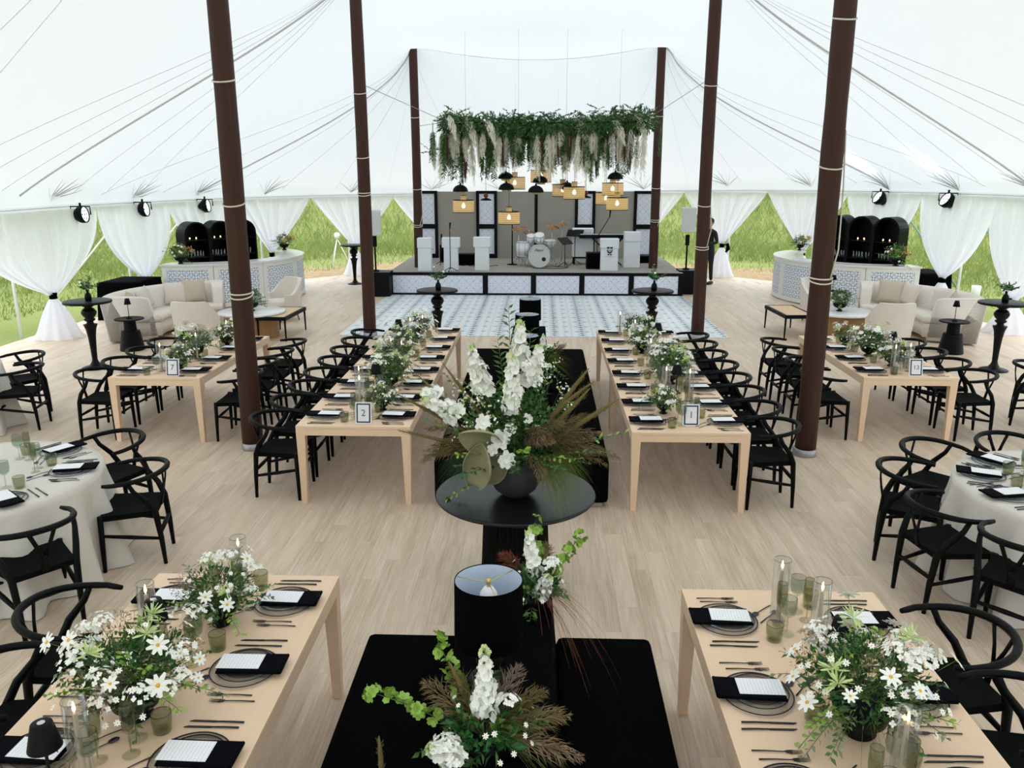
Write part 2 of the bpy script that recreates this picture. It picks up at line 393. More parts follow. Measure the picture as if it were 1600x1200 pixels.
# tall grass, uncountable
def blades(name, spots, seed, label):
    R = np.random.RandomState(seed); n = len(spots); S = np.array(spots)
    h = S[:, 3]*(.6+.8*R.rand(n)); w = .012+.014*R.rand(n)*S[:, 3]*2; a = R.rand(n)*2*PI; lx = (R.rand(n)-.5)*1.5*h; ly = (R.rand(n)-.5)*1.5*h
    ca, sa = np.cos(a)*w, np.sin(a)*w
    V = np.zeros((n, 4, 3)); z = S[:, 2]
    V[:, 0] = np.stack([S[:, 0]-ca, S[:, 1]-sa, z], 1); V[:, 1] = np.stack([S[:, 0]+ca, S[:, 1]+sa, z], 1)
    V[:, 2] = np.stack([S[:, 0]+ca*.6+lx*.5, S[:, 1]+sa*.6+ly*.5, z+h*.6], 1); V[:, 3] = np.stack([S[:, 0]+lx, S[:, 1]+ly, z+h], 1)
    me = bpy.data.meshes.new(name); F = []
    for i in range(n): F.append((4*i, 4*i+1, 4*i+2)); F.append((4*i, 4*i+2, 4*i+3))
    me.from_pydata(V.reshape(-1, 3).tolist(), [], F); me.materials.append(M['grass_blade']); me.update()
    o = bpy.data.objects.new(name, me); C.objects.link(o); return tag(o, label, 'grass', None, 'stuff')
sp = []
R0 = random.Random(3)
while len(sp) < 120000:
    x = R0.uniform(-34, 34); y = R0.uniform(6, 60)
    rr = math.hypot((x-AX)/11.3, max(0, y-15)/14.2)
    if rr < 1.02 or (y > 15 and abs(x) < 3.2 and y < 34): continue
    d = math.hypot(x, y)
    if R0.random() > min(1, 22/d)**1.2: continue
    back = y > 24
    hh = .10 if rr < 1.22 else (.24 if back else .18)
    if rr < 1.2 and back and R0.random() < .6: continue
    sp.append((x, y, ground_z(x, y)-.02, hh*(1+d/60)))
blades('meadow_grass', sp, 5, 'tall green and straw meadow grass growing outside the tent')

# floor: base deck plus planks laid lengthwise
PW, PL = .148, 1.22
def inside(x, y, m=0):
    dx = (x-AX)/(EA-m); dy = max(0, y-EY0)/(EB-m) if y > EY0 else min(0, y-EY1)/(EB-m)
    return dx*dx+dy*dy < 1
P = perline(48, EA+.12, EB+.12); b = MB('floor_plank'); n = len(P)
b.add([(x, y, -.006) for x, y in P]+[(x, y, -.13) for x, y in P], [tuple(range(n)), tuple(range(2*n-1, n-1, -1))]+[(i, n+i, n+(i+1) % n, (i+1) % n) for i in range(n)])
floor = struct(b.build('floor'))
pm = MB('floor_plank'); g_ = .0004
pm.hexa([(g_/2, g_/2, -.012), (PW-g_/2, g_/2, -.012), (PW-g_/2, PL-g_/2, -.012), (g_/2, PL-g_/2, -.012)], [(g_, g_, 0), (PW-g_, g_, 0), (PW-g_, PL-g_, 0), (g_, PL-g_, 0)])
pk = pm.build('plank', floor); rest = MB('floor_plank'); cand = []
for i in range(int(19/PW)+1):
    x = -9.5+i*PW; o = (i*0.37 % 1)*PL + (.5 if i % 2 else 0)*PL*.2
    for j in range(-10, 22):
        y = -1.0+j*PL+o-PL
        if not all(inside(xx, yy, -.08) for xx in (x, x+PW) for yy in (y, y+PL)): continue
        if y > 27: continue
        cx, cy = x+PW/2, y+PL/2
        vis = cy > 2.2 and abs(cx) < .66*cy+.6 and not (-.93 < x and x+PW < .62 and (y+PL < 4.1 or (y > 7.05 and y+PL < 11.9)))
        cand.append((not vis, math.hypot(cx, cy), x, y))
cand.sort()
first = True
for k, (nv, d, x, y) in enumerate(cand):
    if k < 299:
        if first: pk.location = (x, y, 0); first = False
        else:
            c_ = pk.copy(); C.objects.link(c_); c_.location = (x, y, 0)
    else:
        rest.add([(x+g_, y+g_, 0), (x+PW-g_, y+g_, 0), (x+PW-g_, y+PL-g_, 0), (x+g_, y+PL-g_, 0), (x+g_/2, y+g_/2, -.012), (x+PW-g_/2, y+g_/2, -.012), (x+PW-g_/2, y+PL-g_/2, -.012), (x+g_/2, y+PL-g_/2, -.012)],
                 [(0, 1, 2, 3), (0, 4, 5, 1), (1, 5, 6, 2), (2, 6, 7, 3), (3, 7, 4, 0)])
rp = rest.build('plank', floor); rp['kind'] = 'stuff'

# ---- tent roof: stretched membrane between mast peaks and eave
YP = 8.644; PD = 6.47
ROWS = [YP+PD*k for k in range(-3, 3)]
def peak(k): return 5.98 if k == 2 else 6.35
PEAKS = [(AX+s*3.05, ROWS[i], peak(i-3)) for i in range(6) for s in (-1, 1)]
GX0, GY0, GD = -10.2, -15.4, .2
NX, NY = int(20.6/GD)+1, int(43.2/GD)+1
gx = GX0+GD*np.arange(NX); gy = GY0+GD*np.arange(NY); XX, YY = np.meshgrid(gx, gy, indexing='ij')
dxn = (XX-AX)/EA; dyn = np.where(YY > EY0, (YY-EY0)/EB, np.where(YY < EY1, (YY-EY1)/EB, 0))
outm = dxn**2+dyn**2 >= .998
EZ = 2.36+np.maximum(0, XX-AX)*.024
Z = np.where(outm, EZ, 4.0); fix = outm.copy()
def pin(x, y, z):
    i = int(round((x-GX0)/GD)); j = int(round((y-GY0)/GD)); Z[i, j] = z; fix[i, j] = True
def pinline(p, q, sag):
    n = int(max(abs(q[0]-p[0]), abs(q[1]-p[1]))/GD*1.5)+1
    for k in range(n+1):
        t = k/n; z = p[2]+(q[2]-p[2])*t-sag*math.sin(PI*t)**.8
        pin(p[0]+(q[0]-p[0])*t, p[1]+(q[1]-p[1])*t, z)
for r in range(6):
    a, c_ = PEAKS[2*r], PEAKS[2*r+1]; pinline(a, c_, .42)
    if r < 5:
        for s in (0, 1): pinline(PEAKS[2*r+s], PEAKS[2*r+2+s], .62)
for it in range(1500):
    Zn = Z.copy(); Zn[1:-1, 1:-1] = .25*(Z[2:, 1:-1]+Z[:-2, 1:-1]+Z[1:-1, 2:]+Z[1:-1, :-2])
    Z = np.where(fix, Z, Z+(Zn-Z)*1.0)
_h = np.clip((Z-EZ)/(6.35-EZ), 0, 1); Z = EZ+(6.35-EZ)*_h**.86
def zc(x, y):
    i = min(max((x-GX0)/GD, 0), NX-2.001); j = min(max((y-GY0)/GD, 0), NY-2.001); a = int(i); c_ = int(j); u = i-a; v = j-c_
    return float(Z[a, c_]*(1-u)*(1-v)+Z[a+1, c_]*u*(1-v)+Z[a, c_+1]*(1-u)*v+Z[a+1, c_+1]*u*v)
PTS = [3.165, 2.856, 2.675, 2.471, 2.198, 1.93, 1.70, 1.47, 1.21, .937, .68, .455, .267, .075]      # perimeter pole angles round the far end
PPOLES = [per(t) for t in PTS]
b = MB('tent_fabric'); PL_ = perline(150); n = len(PL_); RS = 64; V = []
def dip(x, y): return 0
for x, y in PL_:
    cx, cy = AX, min(max(y, -9.5), 21.0)
    for k in range(RS+1):
        s = 1-(k/RS); X = cx+(x-cx)*s; Y = cy+(y-cy)*s
        z = zc(X, Y)
        if k == 0: z = eave_z(x)
        V.append((X, Y, z))
b.add(V, [(i*(RS+1)+j, i*(RS+1)+j+1, ((i+1) % n)*(RS+1)+j+1, ((i+1) % n)*(RS+1)+j) for i in range(n) for j in range(RS)], None, True)
ceil = struct(b.build('ceiling'))
b = MB('tent_fabric')
V = [(x, y, eave_z(x)) for x, y in PL_]+[(x, y, eave_z(x)-.09) for x, y in PL_]
b.add(V, [(i, n+i, n+(i+1) % n, (i+1) % n) for i in range(n)]); b.build('valance', ceil)
b = MB('grey_metal'); b.tube([(AX+(x-AX)*.995, y, eave_z(x)-.035) for x, y in PL_]+[(AX+(PL_[0][0]-AX)*.995, PL_[0][1], eave_z(PL_[0][0])-.035)], .006, 5); b.build('eave_cable', ceil)
def strap(name, p, q, r, mat, n=26):
    pts = []
    for k in range(n+1):
        t = k/n; x = p[0]+(q[0]-p[0])*t; y = p[1]+(q[1]-p[1])*t; pts.append((x, y, zc(x, y)-.012))
    return MB(mat).tube(pts, r, 5, flat=.35).build(name, ceil)
# bold webbing from the side poles up to the mast peaks
for ip, kp in ((0, 4), (2, 5), (4, None), (13, 4), (11, 5), (9, None)):
    if kp is None: continue
    x, y = PPOLES[ip]; s = 0 if x < AX else 1; q = PEAKS[2*kp+s]; strap('webbing_strap', (AX+(x-AX)*.985, y), q, .024, 'webbing')
for s in (0, 1):
    for kp, yy in ((3, 8.6), (2, 2.2)):
        strap('webbing_strap', (AX+(-1 if s == 0 else 1)*EA*.985, yy), PEAKS[2*kp+s], .024, 'webbing')
# thin seams
for s, sg in ((0, -1), (1, 1)):
    for kp in (3, 4, 5):
        px_, py_, _ = PEAKS[2*kp+s]
        for dy in (-2.6, -1.7, -.85, .85, 1.7, 2.6):
            if kp < 5: strap('seam', (AX+sg*EA*.97*(math.sqrt(max(.05, 1-((py_+dy*1.25-EY0)/EB)**2)) if py_+dy*1.25 > EY0 else 1), py_+dy*1.25), (px_, py_), .0055, 'seam_thread')
    px_, py_, _ = PEAKS[10+s]
    for t in (2.95, 2.78, 2.6, 2.42, 2.25, 2.08, 1.9, 1.75) :
        tt = t if sg < 0 else PI-t; x, y = per(tt, EA*.985, EB*.985); strap('seam', (x, y), (px_, py_), .0055, 'seam_thread')
for xo in (-1.6, -.55, .55, 1.6):
    strap('seam', (AX+xo*1.1, 26.3), (AX+xo, 21.6), .0055, 'seam_thread')
strap('seam', PEAKS[8][:2], PEAKS[9][:2], .009, 'seam_thread'); strap('seam', PEAKS[10][:2], PEAKS[11][:2], .009, 'seam_thread')
# reinforcement gathers over each side pole
for k, (x, y) in enumerate(PPOLES):
    if k == 0: x, y = per(3.075)
    b = MB('webbing'); cx, cy = (AX, min(y, 19))
    d = Vector((cx-x, cy-y, 0)).normalized(); w = Vector((-d.y, d.x, 0))
    for q in range(7):
        a = (q-3)*.26; e = d*(.5+.12*(q % 2))*math.cos(a)+w*(.62*math.sin(a)*1.3)
        X, Y = x+d.x*.03, y+d.y*.03
        pts = [(X+e.x*t, Y+e.y*t, zc(X+e.x*t, Y+e.y*t)-.012) for t in (0, .35, .7, 1)]
        b.tube(pts, [.008, .012, .007, .002], 4, flat=.3)
    b.build('reinforcement', ceil)

# ---- masts
for i in range(2, 6):
    for s in (-1, 1):
        x, y = AX+s*3.05, ROWS[i]; zt = peak(i-3)
        if i == 2 : continue
        side = 'left' if s < 0 else 'right'
        where = {3: 'nearest', 4: 'middle', 5: 'stage end'}[i]
        z0 = 0 if i < 5 else 0
        rb = .115 if i == 3 else .118
        t = thing('tent_mast', f'dark brown wooden tent mast, {where} one on the {side} side of the aisle', 'tent pole', (x, y, z0), 0, 'wooden masts')
        H = zt+.02-z0; wob = random.Random(i*10+s)
        pts = []; rr = []
        for k in range(15):
            u = k/14; pts.append((math.sin(u*5+s)*.006, math.cos(u*4+i)*.006, H*u if k else .02)); rr.append(rb*(1-.12*u)+(wob.uniform(-.004, .006) if i == 3 and s > 0 else wob.uniform(-.002, .002)))
        MB('mast_brown').tube(pts, rr, 14).build('shaft', t)
        MB('grey_metal').lathe([(rb+.012, 0), (rb+.014, .01), (rb+.012, .075), (rb-.01, .08)], 20).build('steel_foot', t)
        for q, zz in enumerate({(3, -1): (1.72, 2.68, 3.89), (3, 1): (1.91, 3.05, 4.43), (4, -1): (2.6, 3.25, 4.33), (4, 1): (1.66, 2.42, 4.44), (5, -1): (1.63, 2.57, 4.32), (5, 1): (1.77, 2.6, 4.34)}[(i, s)]):
            r_ = rb*(1-.12*zz/H)+.004; b = MB('white_rope')
            for o_ in ((0, .03) if q == 0 else (0,)):
                b.tube([(r_*math.cos(a), r_*math.sin(a), zz+o_+.03*math.sin(a)*(1-o_*20)) for a in [2*PI*j/20 for j in range(21)]], .0085, 5)
            b.build('rope_band', t)
        if i >= 3 and (s > 0 or i == 5):
            z1, z2 = {3: (1.93, 3.4), 4: (1.68, 2.42), 5: (1.63, 2.57)}[i]
            sx = rb+.012
            MB('white_rope').tube([(sx*.5, -rb*.9, z1), (sx+.006, -rb*.5, z1+.3), (sx+.006, -rb*.3, z1+(z2-z1)*.6), (sx*.85, -rb*.1, z2)], .0085, 5).build('hanging_rope', t)

# ---- perimeter poles, drapes, par lights
def tangent(t): 
    a, c_ = per(t-.01), per(t+.01); v = Vector((c_[0]-a[0], c_[1]-a[1], 0)); return v.normalized()
APEX = [3.29, 2.962]+[ (PTS[k]+PTS[k+1])/2 for k in range(1, len(PTS)-1)]+[-.10]
DNAME = {0: 'nearest on the left', 1: 'second on the left, behind the white sofa', 2: 'behind the left back bar cabinet', 3: 'right behind the left bar', 4: 'behind the slim rear cocktail table',
         5: 'just left of the stage backdrop', 6: 'behind the backdrop, left', 7: 'behind the backdrop, middle', 8: 'behind the backdrop, right', 9: 'beside the person in black',
         10: 'behind the right brown mast', 11: 'behind the right back bar cabinet', 12: 'beyond the right sofa', 13: 'by the tall black cocktail table'}
TIE = {0: .80, 1: .62, 2: .85, 3: .82, 4: .80, 5: .8, 6: .8, 7: .8, 8: .8, 9: .92, 10: .9, 11: .85, 12: .74, 13: .62}
POLEP = 2.2
def curvept(u, off=0):           # u angle -> point on perimeter (slightly inside)
    x, y = per(u, EA-.10, EB-.10) if 0 <= u <= PI else per(u, EA-.10, EB-.10)
    if u < 0: x, y = AX+EA-.10, EY0+EB*u
    if u > PI: x, y = AX-EA+.10, EY0-EB*(u-PI)
    return Vector((x, y, 0))
for k, (x, y) in enumerate(PPOLES):
    if k in (6, 7): continue
    ez = eave_z(x); tz = TIE[k]; t0, t1 = APEX[k], APEX[k+1]; tc = PTS[k]
    Cp = curvept(tc); inw = Vector((AX-x, min(0, 19-y) if y > 19 else 0, 0)).normalized()
    Cp = Cp+inw*.06
    if k == 0: Cp = Vector((-8.95, 14.72, 0))
    seed = k*1.7; side = k <= 2 or k >= 11
    pw = 2.7 if k in (0, 1, 12, 13) else (1.6 if side else 1.15)
    root = thing('sheer_drape', f'sheer white drape tied with black band, {DNAME[k]}', 'drape', (Cp.x, Cp.y, 0), 0, 'sheer drapes round the tent')
    A = curvept(t0)-Cp; B = curvept(t1)-Cp; fr = random.Random(k)
    phs = [fr.uniform(0, 6) for _ in range(4)]
    def fold(u, v):
        return .060*math.sin(u*44+phs[0]+1.2*math.sin(u*9))+.040*math.sin(u*83+phs[1])+.03*math.sin(u*19+phs[2]+v*2)
    def up(u, v):                 # v 0 top .. 1 tie
        w = max(.045, (1-v**pw)) if v < 1 else .045
        E_ = A if u < .5 else B; s = abs(u-.5)*2
        p = E_*(s*w); z = ez-.06-(ez-.06-tz)*v - (.05*math.sin(v*PI)*(1-s))
        q = inw*(fold(u, v)*(1-.6*v)*(.4+.6*min(1, v*4))+.05*math.sin(v*PI)*(1-s*.5))
        return (p.x+q.x, p.y+q.y, z)
    b = MB('sheer_voile'); NU, NV = 110, 26; b.grid(up, NU, NV)
    W2 = {0: .40, 13: .42, 12: .34}.get(k, .36)
    def low(u, v):
        a = 2*PI*u; r = .05+(W2-.05)*(v**.75)*(1+.10*math.sin(a*11+phs[3])+.06*math.sin(a*5)); r *= 1+.10*max(0, v-.85)*6
        return (r*math.cos(a)*1.0, r*math.sin(a)*.8, tz-.05-(tz-.065)*min(1, v*1.02))
    b.grid(low, 72, 16)
    o_ = b.build('fabric', root, uvfn=lambda x_, y_, z_: (math.atan2(y_, x_)+x_*1.1+y_*1.1, z_))
    MB('black_fabric').lathe([(.062, tz-.07), (.07, tz-.06), (.066, tz-.02), (.072, tz+.03), (.06, tz+.045)], 18).build('tie_band', root)
    if k in (9,):
        b = MB('black_fabric'); b.tube([(.06, -.06, tz), (.14, -.1, tz+.04), (.16, -.1, tz-.1), (.1, -.1, tz-.2)], [.02, .05, .06, .02], 8, flat=.5); b.build('bow', root)
    pp = MB('white_paint').tube([(0, 0, -.1), (0, 0, ez)], .028, 10).build('side_pole'); pp.location = (x-inw.x*.22, y-inw.y*.22, 0)
    tag(pp, f'thin white tent pole inside the drape {DNAME[k]}', 'pole', 'tent side poles')
    # guy strap outside
    if k in (0, 1, 2, 11, 12, 13):
        o2 = -inw; e = (x+o2.x*2.3, y+o2.y*2.3, -.12)
        q = MB('white_rope' if k < 9 else 'scaffold').tube([(x, y, ez-.02), e], .022, 6, flat=.3).build('guy_strap'); tag(q, f'guy strap outside the drape {DNAME[k]}', 'strap', 'tent guy straps')
    if k in (0, 1, 2, 11, 12):
        L = {0: 'above the nearest left drape', 1: 'above the second left drape', 2: 'above the left back bar cabinet', 11: 'above the right back bar cabinet', 12: 'above the drape beyond the right sofa'}[k]
        aim = Vector((.95, .02, .10)) if k < 5 else Vector((-.85, -.12, .50)); aim.normalize()
        if k == 0: x, y = per(3.05)
        lp = Vector((x, y, ez-.18))+inw*(.42 if k == 0 else .24)
        par = thing('par_light', f'black round stage uplight with white lens, {L}', 'light', tuple(lp), 0, 'black uplights along the eave'); par.scale = (1.2,)*3
        R_ = aim.to_track_quat('Z', 'Y').to_matrix().to_4x4()
        b = MB('black_paint'); b.lathe([(.03, -.17), (.075, -.16), (.10, -.06), (.125, -.03), (.135, 0), (.135, .07), (.12, .075), (.12, .055)], 20, mat=R_); b.build('housing', par)
        b = MB('par_lens'); b.lathe([(0, .058), (.118, .056)], 20, caps=False, mat=R_)
        ln = b.build('lens', par); ln['label'] = 'glowing bluish white lens'
        b = MB('black_metal')
        for j in range(7):
            a = 2*PI*j/6; q_ = (0 if j == 6 else .07); b.lathe([(.014, .0), (.016, .004), (0.0, .006)], 8, c=(q_*math.cos(a), q_*math.sin(a), .056), mat=R_)
        b.build('led_cluster', par)
        b = MB('black_metal'); b.tube([(-.16, 0, 0), (-.16, 0, .13), (.16, 0, .13), (.16, 0, 0)], .012, 6); b.tube([(0, 0, .13), (0, 0, .19)], .018, 6); b.build('yoke', par)
        if k >= 11:
            sl = bpy.data.lights.new('uplight_beam', 'SPOT'); sl.energy = 90; sl.spot_size = .7; sl.spot_blend = .9; sl.color = (.85, .92, 1); sl.shadow_soft_size = .08
            so = bpy.data.objects.new('uplight_beam', sl); C.objects.link(so); so.location = lp+aim*.12; so.rotation_euler = (Vector((-.55, -.12, .83)) if True else aim).to_track_quat('-Z', 'Y').to_euler()

# ---- stage
SY, SZ = 20.45, .56
stage = thing('stage', 'low black framed stage with pale blue tile print front', 'stage', (AX, SY, 0), 0)
b = MB('backdrop_grey'); b.box(-3.66, 3.66, .0, 4.1, SZ-.03, SZ); b.build('stage_floor', stage)
b = MB('black_paint'); b.box(-3.66, 3.66, -.02, .03, SZ-.07, SZ+.004); b.box(-3.66, 3.66, -.02, .03, 0, .05); b.box(-3.66, -3.60, .03, 4.1, 0, SZ-.03); b.box(3.60, 3.66, .03, 4.1, 0, SZ-.03)
b.build('frame', stage)
posts = [(-3.66, -3.55), (-1.30, -1.17), (-.10, .03), (1.10, 1.23), (2.32, 2.45), (3.54, 3.66)]
pp_ = None
for i, (a, c_) in enumerate(posts): MB('black_paint').box(a, c_, -.022, .025, .05, SZ-.07).build('post', stage)
for i in range(5):
    MB('stage_print').box(posts[i][1], posts[i+1][0], -.006, .01, .05, SZ-.07).build('tile_panel', stage, uvfn=lambda x, y, z: (x, z+.1))
# backdrop
BY = 24.0; BZ = SZ+.004; BT = 2.46
bd = thing('stage_backdrop', 'tall stage backdrop of grey panels and black framed tile columns', 'backdrop', (0, BY, 0), 0)
cols = [(-3.56, -2.98), (-1.87, -1.27), (.95, 1.53), (2.62, 3.26)]; greys = [(-2.98, -1.87), (-1.27, -.20), (-.11, .95), (1.53, 2.62)]
for a, c_ in greys: MB('backdrop_grey').box(a, c_, 0, .03, BZ, BT-.02).build('grey_panel', bd)
MB('black_paint').box(-.20, -.11, -.01, .04, BZ, BT).build('post', bd)
for a, c_ in cols:
    w = .085; f = MB('black_paint'); f.box(a, a+w, -.05, .04, BZ, BT); f.box(c_-w, c_, -.05, .04, BZ, BT)
    for z0, z1 in ((BT-.08, BT), (1.40, 1.53), (BZ, BZ+.12)): f.box(a+w, c_-w, -.05, .04, z0, z1)
    fr = f.build('column_frame', bd)
    for z0, z1 in ((1.53, BT-.08), (BZ+.12, 1.40)): MB('stage_print').box(a+w, c_-w, -.02, 0, z0, z1).build('tile_panel', fr, uvfn=lambda x, y, z: (x, z))
# dance floor mat
df = MB('dance_print'); df.box(AX-3.66, AX+3.66, 15.15, 20.42, .001, .006); df = df.build('dance_floor', uvfn=lambda x, y, z: (x, y)); tag(df, 'white dance floor printed with blue tile pattern in front of the stage', 'dance floor')

# ================================================================== FURNITURE
# ---- dining tables
TW, TL, TH = 1.05, 2.44, .76
def dining_table():
    t = thing('dining_table', '', 'table', group='long oak dining tables')
    b = MB('table_oak'); c = .075                       # top with clipped corners where legs come through
    o = [(-TW/2+c, -TL/2), (TW/2-c, -TL/2), (TW/2, -TL/2+c), (TW/2, TL/2-c), (TW/2-c, TL/2), (-TW/2+c, TL/2), (-TW/2, TL/2-c), (-TW/2, -TL/2+c)]
    b.add([(x, y, TH-.028) for x, y in o]+[(x, y, TH) for x, y in o], [tuple(range(7, -1, -1)), tuple(range(8, 16))]+[(i, (i+1) % 8, 8+(i+1) % 8, 8+i) for i in range(8)])
    b.build('tabletop', t, bevel=.003)
    b = MB('table_oak'); h = .09
    for s in (-1, 1):
        b.box(s*(TW/2-.012)-.011, s*(TW/2-.012)+.011, -TL/2+.075, TL/2-.075, TH-h, TH-.0285)
        b.box(-TW/2+.075, TW/2-.075, s*(TL/2-.012)-.011, s*(TL/2-.012)+.011, TH-h, TH-.0285)
    b.build('apron', t)
    for sx in (-1, 1):
        for sy in (-1, 1):
            x, y = sx*(TW/2-.001), sy*(TL/2-.001); a = .082; d = .05
            bt = [(x-sx*d, y-sy*d), (x, y-sy*d), (x, y), (x-sx*d, y)]; tp = [(x-sx*a, y-sy*a), (x, y-sy*a), (x, y), (x-sx*a, y)]
            bt = [(px-sx*.012, py-sy*.012, 0) for px, py in bt]
            if sx*sy < 0: bt, tp = bt[::-1], tp[::-1]
            b = MB('table_oak'); b.hexa(bt, [(px, py, TH-.06) for px, py in tp])
            tri = [(x-sx*.074, y), (x, y), (x, y-sy*.074)]
            if sx*sy > 0: tri = tri[::-1]
            b.add([(px, py, TH-.0605) for px, py in tri]+[(px, py, TH-.0006) for px, py in tri], [(2, 1, 0), (3, 4, 5), (0, 1, 4, 3), (1, 2, 5, 4), (2, 0, 3, 5)])
            b.build('leg', t)
    return t
TABLES = {}   # name: (x centre, y near end, number of tables, phrase)
TBL = [('NL', -1.665, 4.25, -1, 'the bare oak table at bottom left'), ('NR', 1.32, 4.17, -1, 'the bare oak table at bottom right'),
       ('T2', -1.70, 7.08, 2, 'table two'), ('T1', 1.345, 7.0, 2, 'table one'), ('T7', -4.335, 8.80, 1, 'table seven'), ('T13', 4.165, 9.10, 1, 'table thirteen')]
KT = Kind(dining_table())
for nm, x, y, n_, ph in TBL:
    TABLES[nm] = (x, y, n_, ph)
    for q in range(2 if n_ == -1 else n_):
        yc = y-TL/2-q*TL if n_ == -1 else y+TL/2+q*(TL+.01)
        lab = {'NL': ['oak dining table at the bottom left corner, no number card', 'oak table joined behind the bottom left one towards the viewer'],
               'NR': ['oak dining table at the bottom right corner, no number card', 'oak table joined behind the bottom right one towards the viewer'],
               'T2': ['oak dining table carrying number card two', 'oak table joined to the far end of table two'],
               'T1': ['oak dining table carrying number card one', 'oak table joined to the far end of table one'],
               'T7': ['oak dining table carrying number card seven, behind the nearest left mast'], 'T13': ['oak dining table carrying number card thirteen, behind the nearest right mast']}[nm][q]
        KT.put(lab, (x, yc, 0))

# ---- wishbone chairs. local: sitter faces +Y
def wishbone_chair():
    t = thing('wishbone_chair', '', 'chair', group='black wishbone chairs')
    bw = 'black_wood'
    for s in (-1, 1):
        MB(bw).tube([(s*.245, .205, 0), (s*.24, .20, .25), (s*.235, .195, .458)], [.015, .021, .022], 8).build('leg', t)
        MB(bw).tube([(s*.185, -.225, 0), (s*.19, -.215, .22), (s*.20, -.195, .44), (s*.228, -.15, .54), (s*.262, -.07, .64), (s*.268, -.035, .715)], [.015, .021, .025, .023, .019, .017], 8).build('leg', t)
    pts = []
    for k in range(21):
        a = PI*(k/20); pts.append((.285*math.cos(a)*(1.0-.0*math.sin(a)), .06-.335*math.sin(a)**.85, .715+.035*math.sin(a)))
    pts = [(.262, .145, .708), (.275, .10, .710)]+pts+[(-.275, .10, .710), (-.262, .145, .708)]
    rr = [.014, .0175]+[.018+.004*math.sin(PI*k/20) for k in range(21)]+[.0175, .014]
    MB(bw).tube(pts, rr, 8).build('top_rail', t)
    b = MB(bw); b.tube([(0, -.205, .435), (0, -.218, .50), (0, -.232, .56)], [.028, .024, .026], 6, flat=.42, up=(1, 0, 0))
    for s in (-1, 1): b.tube([(s*.006, -.230, .545), (s*.042, -.245, .64), (s*.082, -.252, .745)], [.017, .014, .015], 6, flat=.5, up=(1, 0, 0))
    b.build('backrest', t)
    b = MB('black_cord')
    V = []; 
    for i in range(9):
        for j in range(9):
            u, v = i/8, j/8; w = .245-(.05)*(1-v); x = (u*2-1)*w; y = -.20+v*.40
            z = .452-.016*math.sin(PI*u)*math.sin(PI*v)+.006*abs(u*2-1)
            V.append((x, y, z))
    F = [(i*9+j, (i+1)*9+j, (i+1)*9+j+1, i*9+j+1) for i in range(8) for j in range(8)]
    n0 = len(V); rim = [i*9 for i in range(9)]+[8*9+j for j in range(1, 9)]+[i*9+8 for i in range(7, -1, -1)]+[j for j in range(7, 0, -1)]
    V += [(V[i][0], V[i][1], .415) for i in rim]; m = len(rim)
    F += [(rim[(i+1) % m], rim[i], n0+i, n0+(i+1) % m) for i in range(m)]+[tuple(n0+i for i in range(m))[::-1]]
    b.add(V, F); b.build('seat', t)
    for p, q, r in (((-.24, .20, .27), (.24, .20, .27), .011), ((-.19, -.215, .27), (.19, -.215, .27), .012), ((-.242, .20, .30), (-.192, -.21, .22), .011), ((.242, .20, .30), (.192, -.21, .22), .011)):
        MB(bw).tube([p, ((p[0]+q[0])/2, (p[1]+q[1])/2, (p[2]+q[2])/2), q], [r*1.15, r*1.6, r*1.15], 6).build('stretcher', t)
    return t
KC = Kind(wishbone_chair())
cr = random.Random(11)
def chair(label, x, y, rz, group):
    KC.put(label, (x, y, 0), rz+cr.uniform(-.04, .04), group)
SET_OFF = [.31, .92, 1.53, 2.13]
def seat_y(nm, k):
    x, y, n_, _ = TABLES[nm]
    if n_ == -1: return y-(.31+.61*k)
    q = k//4; return y+q*(TL+.01)+SET_OFF[k % 4]
# ord label of chairs
for k in range(8): chair(f'black wishbone chair at table two, {ORD[k]} back from number card two', TABLES['T2'][0]-.76, seat_y('T2', k)+.02, -PI/2, 'chairs along table two')
for k in range(8): chair(f'black wishbone chair at table one, {ORD[k]} back from number card one', TABLES['T1'][0]+.76, seat_y('T1', k)+.02, PI/2, 'chairs along table one')
for k in range(4):
    chair(f'black wishbone chair on sofa side of table seven, {ORD[k]} from its number card', TABLES['T7'][0]-.76, seat_y('T7', k), -PI/2, 'chairs round table seven')
    chair(f'black wishbone chair on mast side of table seven, {ORD[k]} from its number card', TABLES['T7'][0]+.84, seat_y('T7', k), PI/2, 'chairs round table seven')
    chair(f'black wishbone chair on outer side of table thirteen, {ORD[k]} from its number card', TABLES['T13'][0]+.80, seat_y('T13', k), PI/2, 'chairs round table thirteen')
    chair(f'black wishbone chair on mast side of table thirteen, {ORD[k]} from its number card', TABLES['T13'][0]-.84, seat_y('T13', k), -PI/2, 'chairs round table thirteen')
for k in range(4):
    if k < 3: chair(f'black wishbone chair at the bottom left oak table, {ORD[k]} from its far end', TABLES['NL'][0]-.80+(.02 if k else -.02), seat_y('NL', k)-.05, -PI/2+(.12 if k == 0 else 0), 'chairs at the bottom left table')
    if k < 3: chair(f'black wishbone chair at the bottom right oak table, {ORD[k]} from its far end', TABLES['NR'][0]+.80, seat_y('NR', k)+(-.05), PI/2+(.05 if k == 0 else 0), 'chairs at the bottom right table')
RT = {'RL': (-4.3, 5.7, 'the left white-clothed round table'), 'RR': (4.03, 5.75, 'the right white-clothed round table'), 'RLL': (-7.35, 9.1, 'the cut-off round table at the far left'), 'RRR': (7.0, 9.3, 'the round table beyond the right edge')}
def around(nm, degs, names, r=1.12):
    cx, cy, ph = RT[nm]
    for d, q in zip(degs, names):
        a = math.radians(d); chair(f'black wishbone chair {q}', cx+r*math.cos(a), cy+r*math.sin(a), a+PI/2, 'chairs round '+ph)
